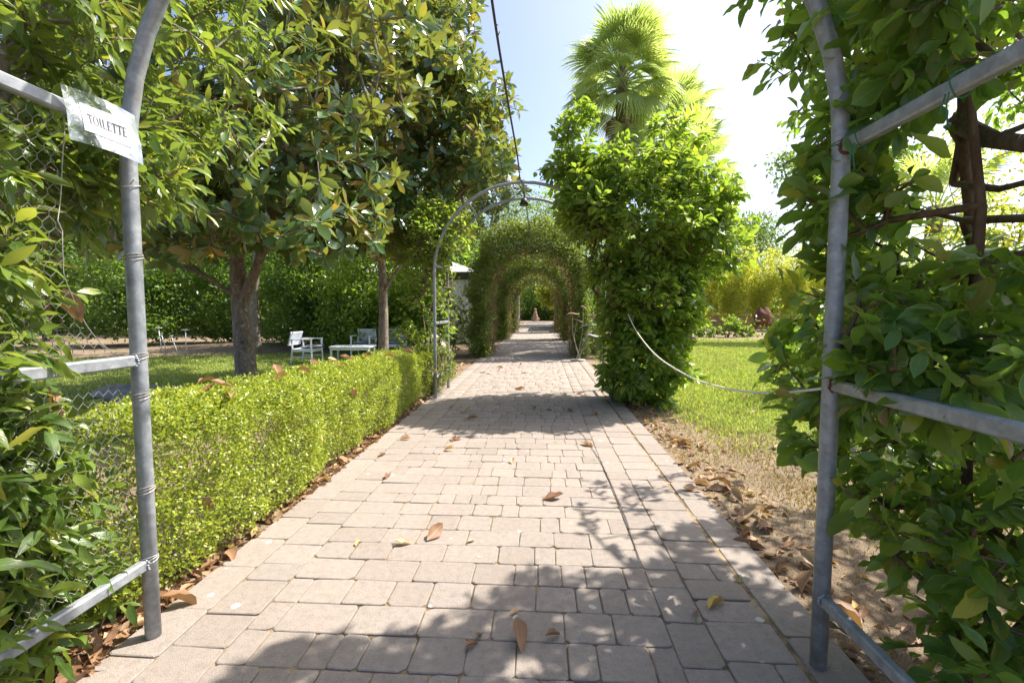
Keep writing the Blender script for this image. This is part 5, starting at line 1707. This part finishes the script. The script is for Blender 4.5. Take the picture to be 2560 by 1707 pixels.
for i in range(72):
    t = fr.random()
    y = 2.0 + 5.2 * t ** 1.2
    x = 1.50 + abs(fr.gauss(0, .13)) + .05 * fr.random()
    fallen(x, y, -.02, fr.uniform(.09, .17), 'dry brown leaf in the drift beside the right post' if y < 2.9 else ('dry brown leaf in the drift halfway along the right path edge' if y < 4.4 else 'dry brown leaf in the drift near the lemon bush foot'), 'dry leaf drift beside the right post' if y < 2.9 else ('dry leaf drift halfway along the right path edge' if y < 4.4 else 'dry leaf drift near the lemon bush'), None, fr.uniform(-.5, .5), fr.uniform(-.6, .6))
for i in range(34):
    fallen(fr.uniform(1.8, 5.0), fr.uniform(3.0, 9.5), -.02, fr.uniform(.09, .16), 'dry brown leaf scattered on the dry grass right of the path', 'dry leaves scattered on the right lawn')
for i in range(44):
    y = 2.0 + 3.6 * fr.random()
    fallen(-1.44 - abs(fr.gauss(0, .07)), y, -.012, fr.uniform(.08, .15), 'dry brown leaf under the near end of the box hedge' if y < 3.3 else 'dry brown leaf under the far half of the box hedge', 'dry leaves under the near hedge' if y < 3.3 else 'dry leaves under the far hedge', None, fr.uniform(-.5, .5), fr.uniform(-.5, .5))
for i in range(46):
    fallen(fr.uniform(-1.95, -1.42), fr.uniform(1.2, 2.1), -.02, fr.uniform(.09, .16), 'dry brown leaf on the soil below the climbing shrub', 'dry leaves below the climbing shrub', None, fr.uniform(-.5, .5), fr.uniform(-.5, .5))
for i in range(18):
    fallen(fr.uniform(-2.3, -1.5), fr.uniform(8.4, 12.5), -.02, fr.uniform(.1, .17), 'dry brown leaf on the soil left of the path beyond the hedge', 'dry leaves beyond the hedge')
# broken leaf litter on the soil
lr = np.random.default_rng(77)
def litter(name, label, xs, ys, n, z=-.018):
    x = xs(n); y = ys(n)
    P = np.stack([x, y, z + lr.random(n) * .022], 1)
    D = lr.normal(size=(n, 3)) * np.array([1, 1, .25]); N = lr.normal(size=(n, 3)) * .5 + np.array([0, 0, .8])
    tag(link(name, leaf_mesh(name, [DRY[0], DRY[2], DRY[4], diamond_tpl(1, .6, .5, .2)], P, D, N, lr.uniform(.02, .075, n), lr), M['dry_leaf']), label, 'leaf litter', kind='stuff')
litter('leaf_litter', 'broken brown leaf litter under the box hedge', lambda n: -1.435 - np.abs(lr.normal(size=n)) * .12, lambda n: 1.2 + 6.0 * lr.random(n), 1500)
litter('leaf_litter', 'broken brown leaf litter under the climbing shrub', lambda n: lr.uniform(-2.3, -1.44, n), lambda n: lr.uniform(.9, 2.2, n), 900)
litter('leaf_litter', 'broken brown leaf litter strewn right of the path', lambda n: 1.49 + np.abs(lr.normal(size=n)) * .30, lambda n: 1.6 + 5.5 * lr.random(n) ** 1.1, 520, -.026)
litter('leaf_litter', 'broken brown leaf litter on the soil beyond the hedge', lambda n: lr.uniform(-2.6, -1.46, n), lambda n: lr.uniform(7.6, 13.2, n), 700)
# leaves caught in the wire and in the shrub
fallen(-1.375, 1.60, 1.30, .13, 'big curled brown leaf caught in the torn wire netting', 'dry leaves caught in the plants', R(200), 1.25, .3, 2)
fallen(-1.40, 1.53, .96, .13, 'brown leaf caught behind the netting below the middle rail', 'dry leaves caught in the plants', R(120), .9, .4, 1)
fallen(1.52, 1.85, 1.22, .16, 'brown curled leaf lodged in the broad leaved shrub near the post', 'dry leaves caught in the plants', R(85), .2, .5, 0)
fallen(1.75, 1.78, 1.20, .16, 'brown folded leaf hanging inside the broad leaved shrub', 'dry leaves caught in the plants', R(60), -.3, .8, 1)

# weeds in the joints
for i, (x, y) in enumerate(((.95, 2.02), (1.27, 2.35), (.42, 4.75), (.62, 4.7), (.30, 4.45), (-.25, 3.6), (.75, 4.2), (.55, 3.0), (-.95, 3.0), (.81, 6.6))):
    b = MB()
    for j in range(16):
        a = fr.random() * 6.28; h = fr.uniform(.008, .026); w2 = .0022
        d = Vector((math.cos(a), math.sin(a), 0)); sd = Vector((-d.y, d.x, 0)); o0 = Vector((fr.gauss(0, .012), fr.gauss(0, .004), -.008))
        b.add([o0 - sd * w2, o0 + sd * w2, o0 + d * h * .8 + Vector((0, 0, h + .006))], [(0, 1, 2)])
    tag(b.build('weed_tuft', M['grass_blade'], None, False, (x, y, 0)), 'tiny tuft of grass sprouting from a joint between pavers', 'weed', 'weeds between the pavers')
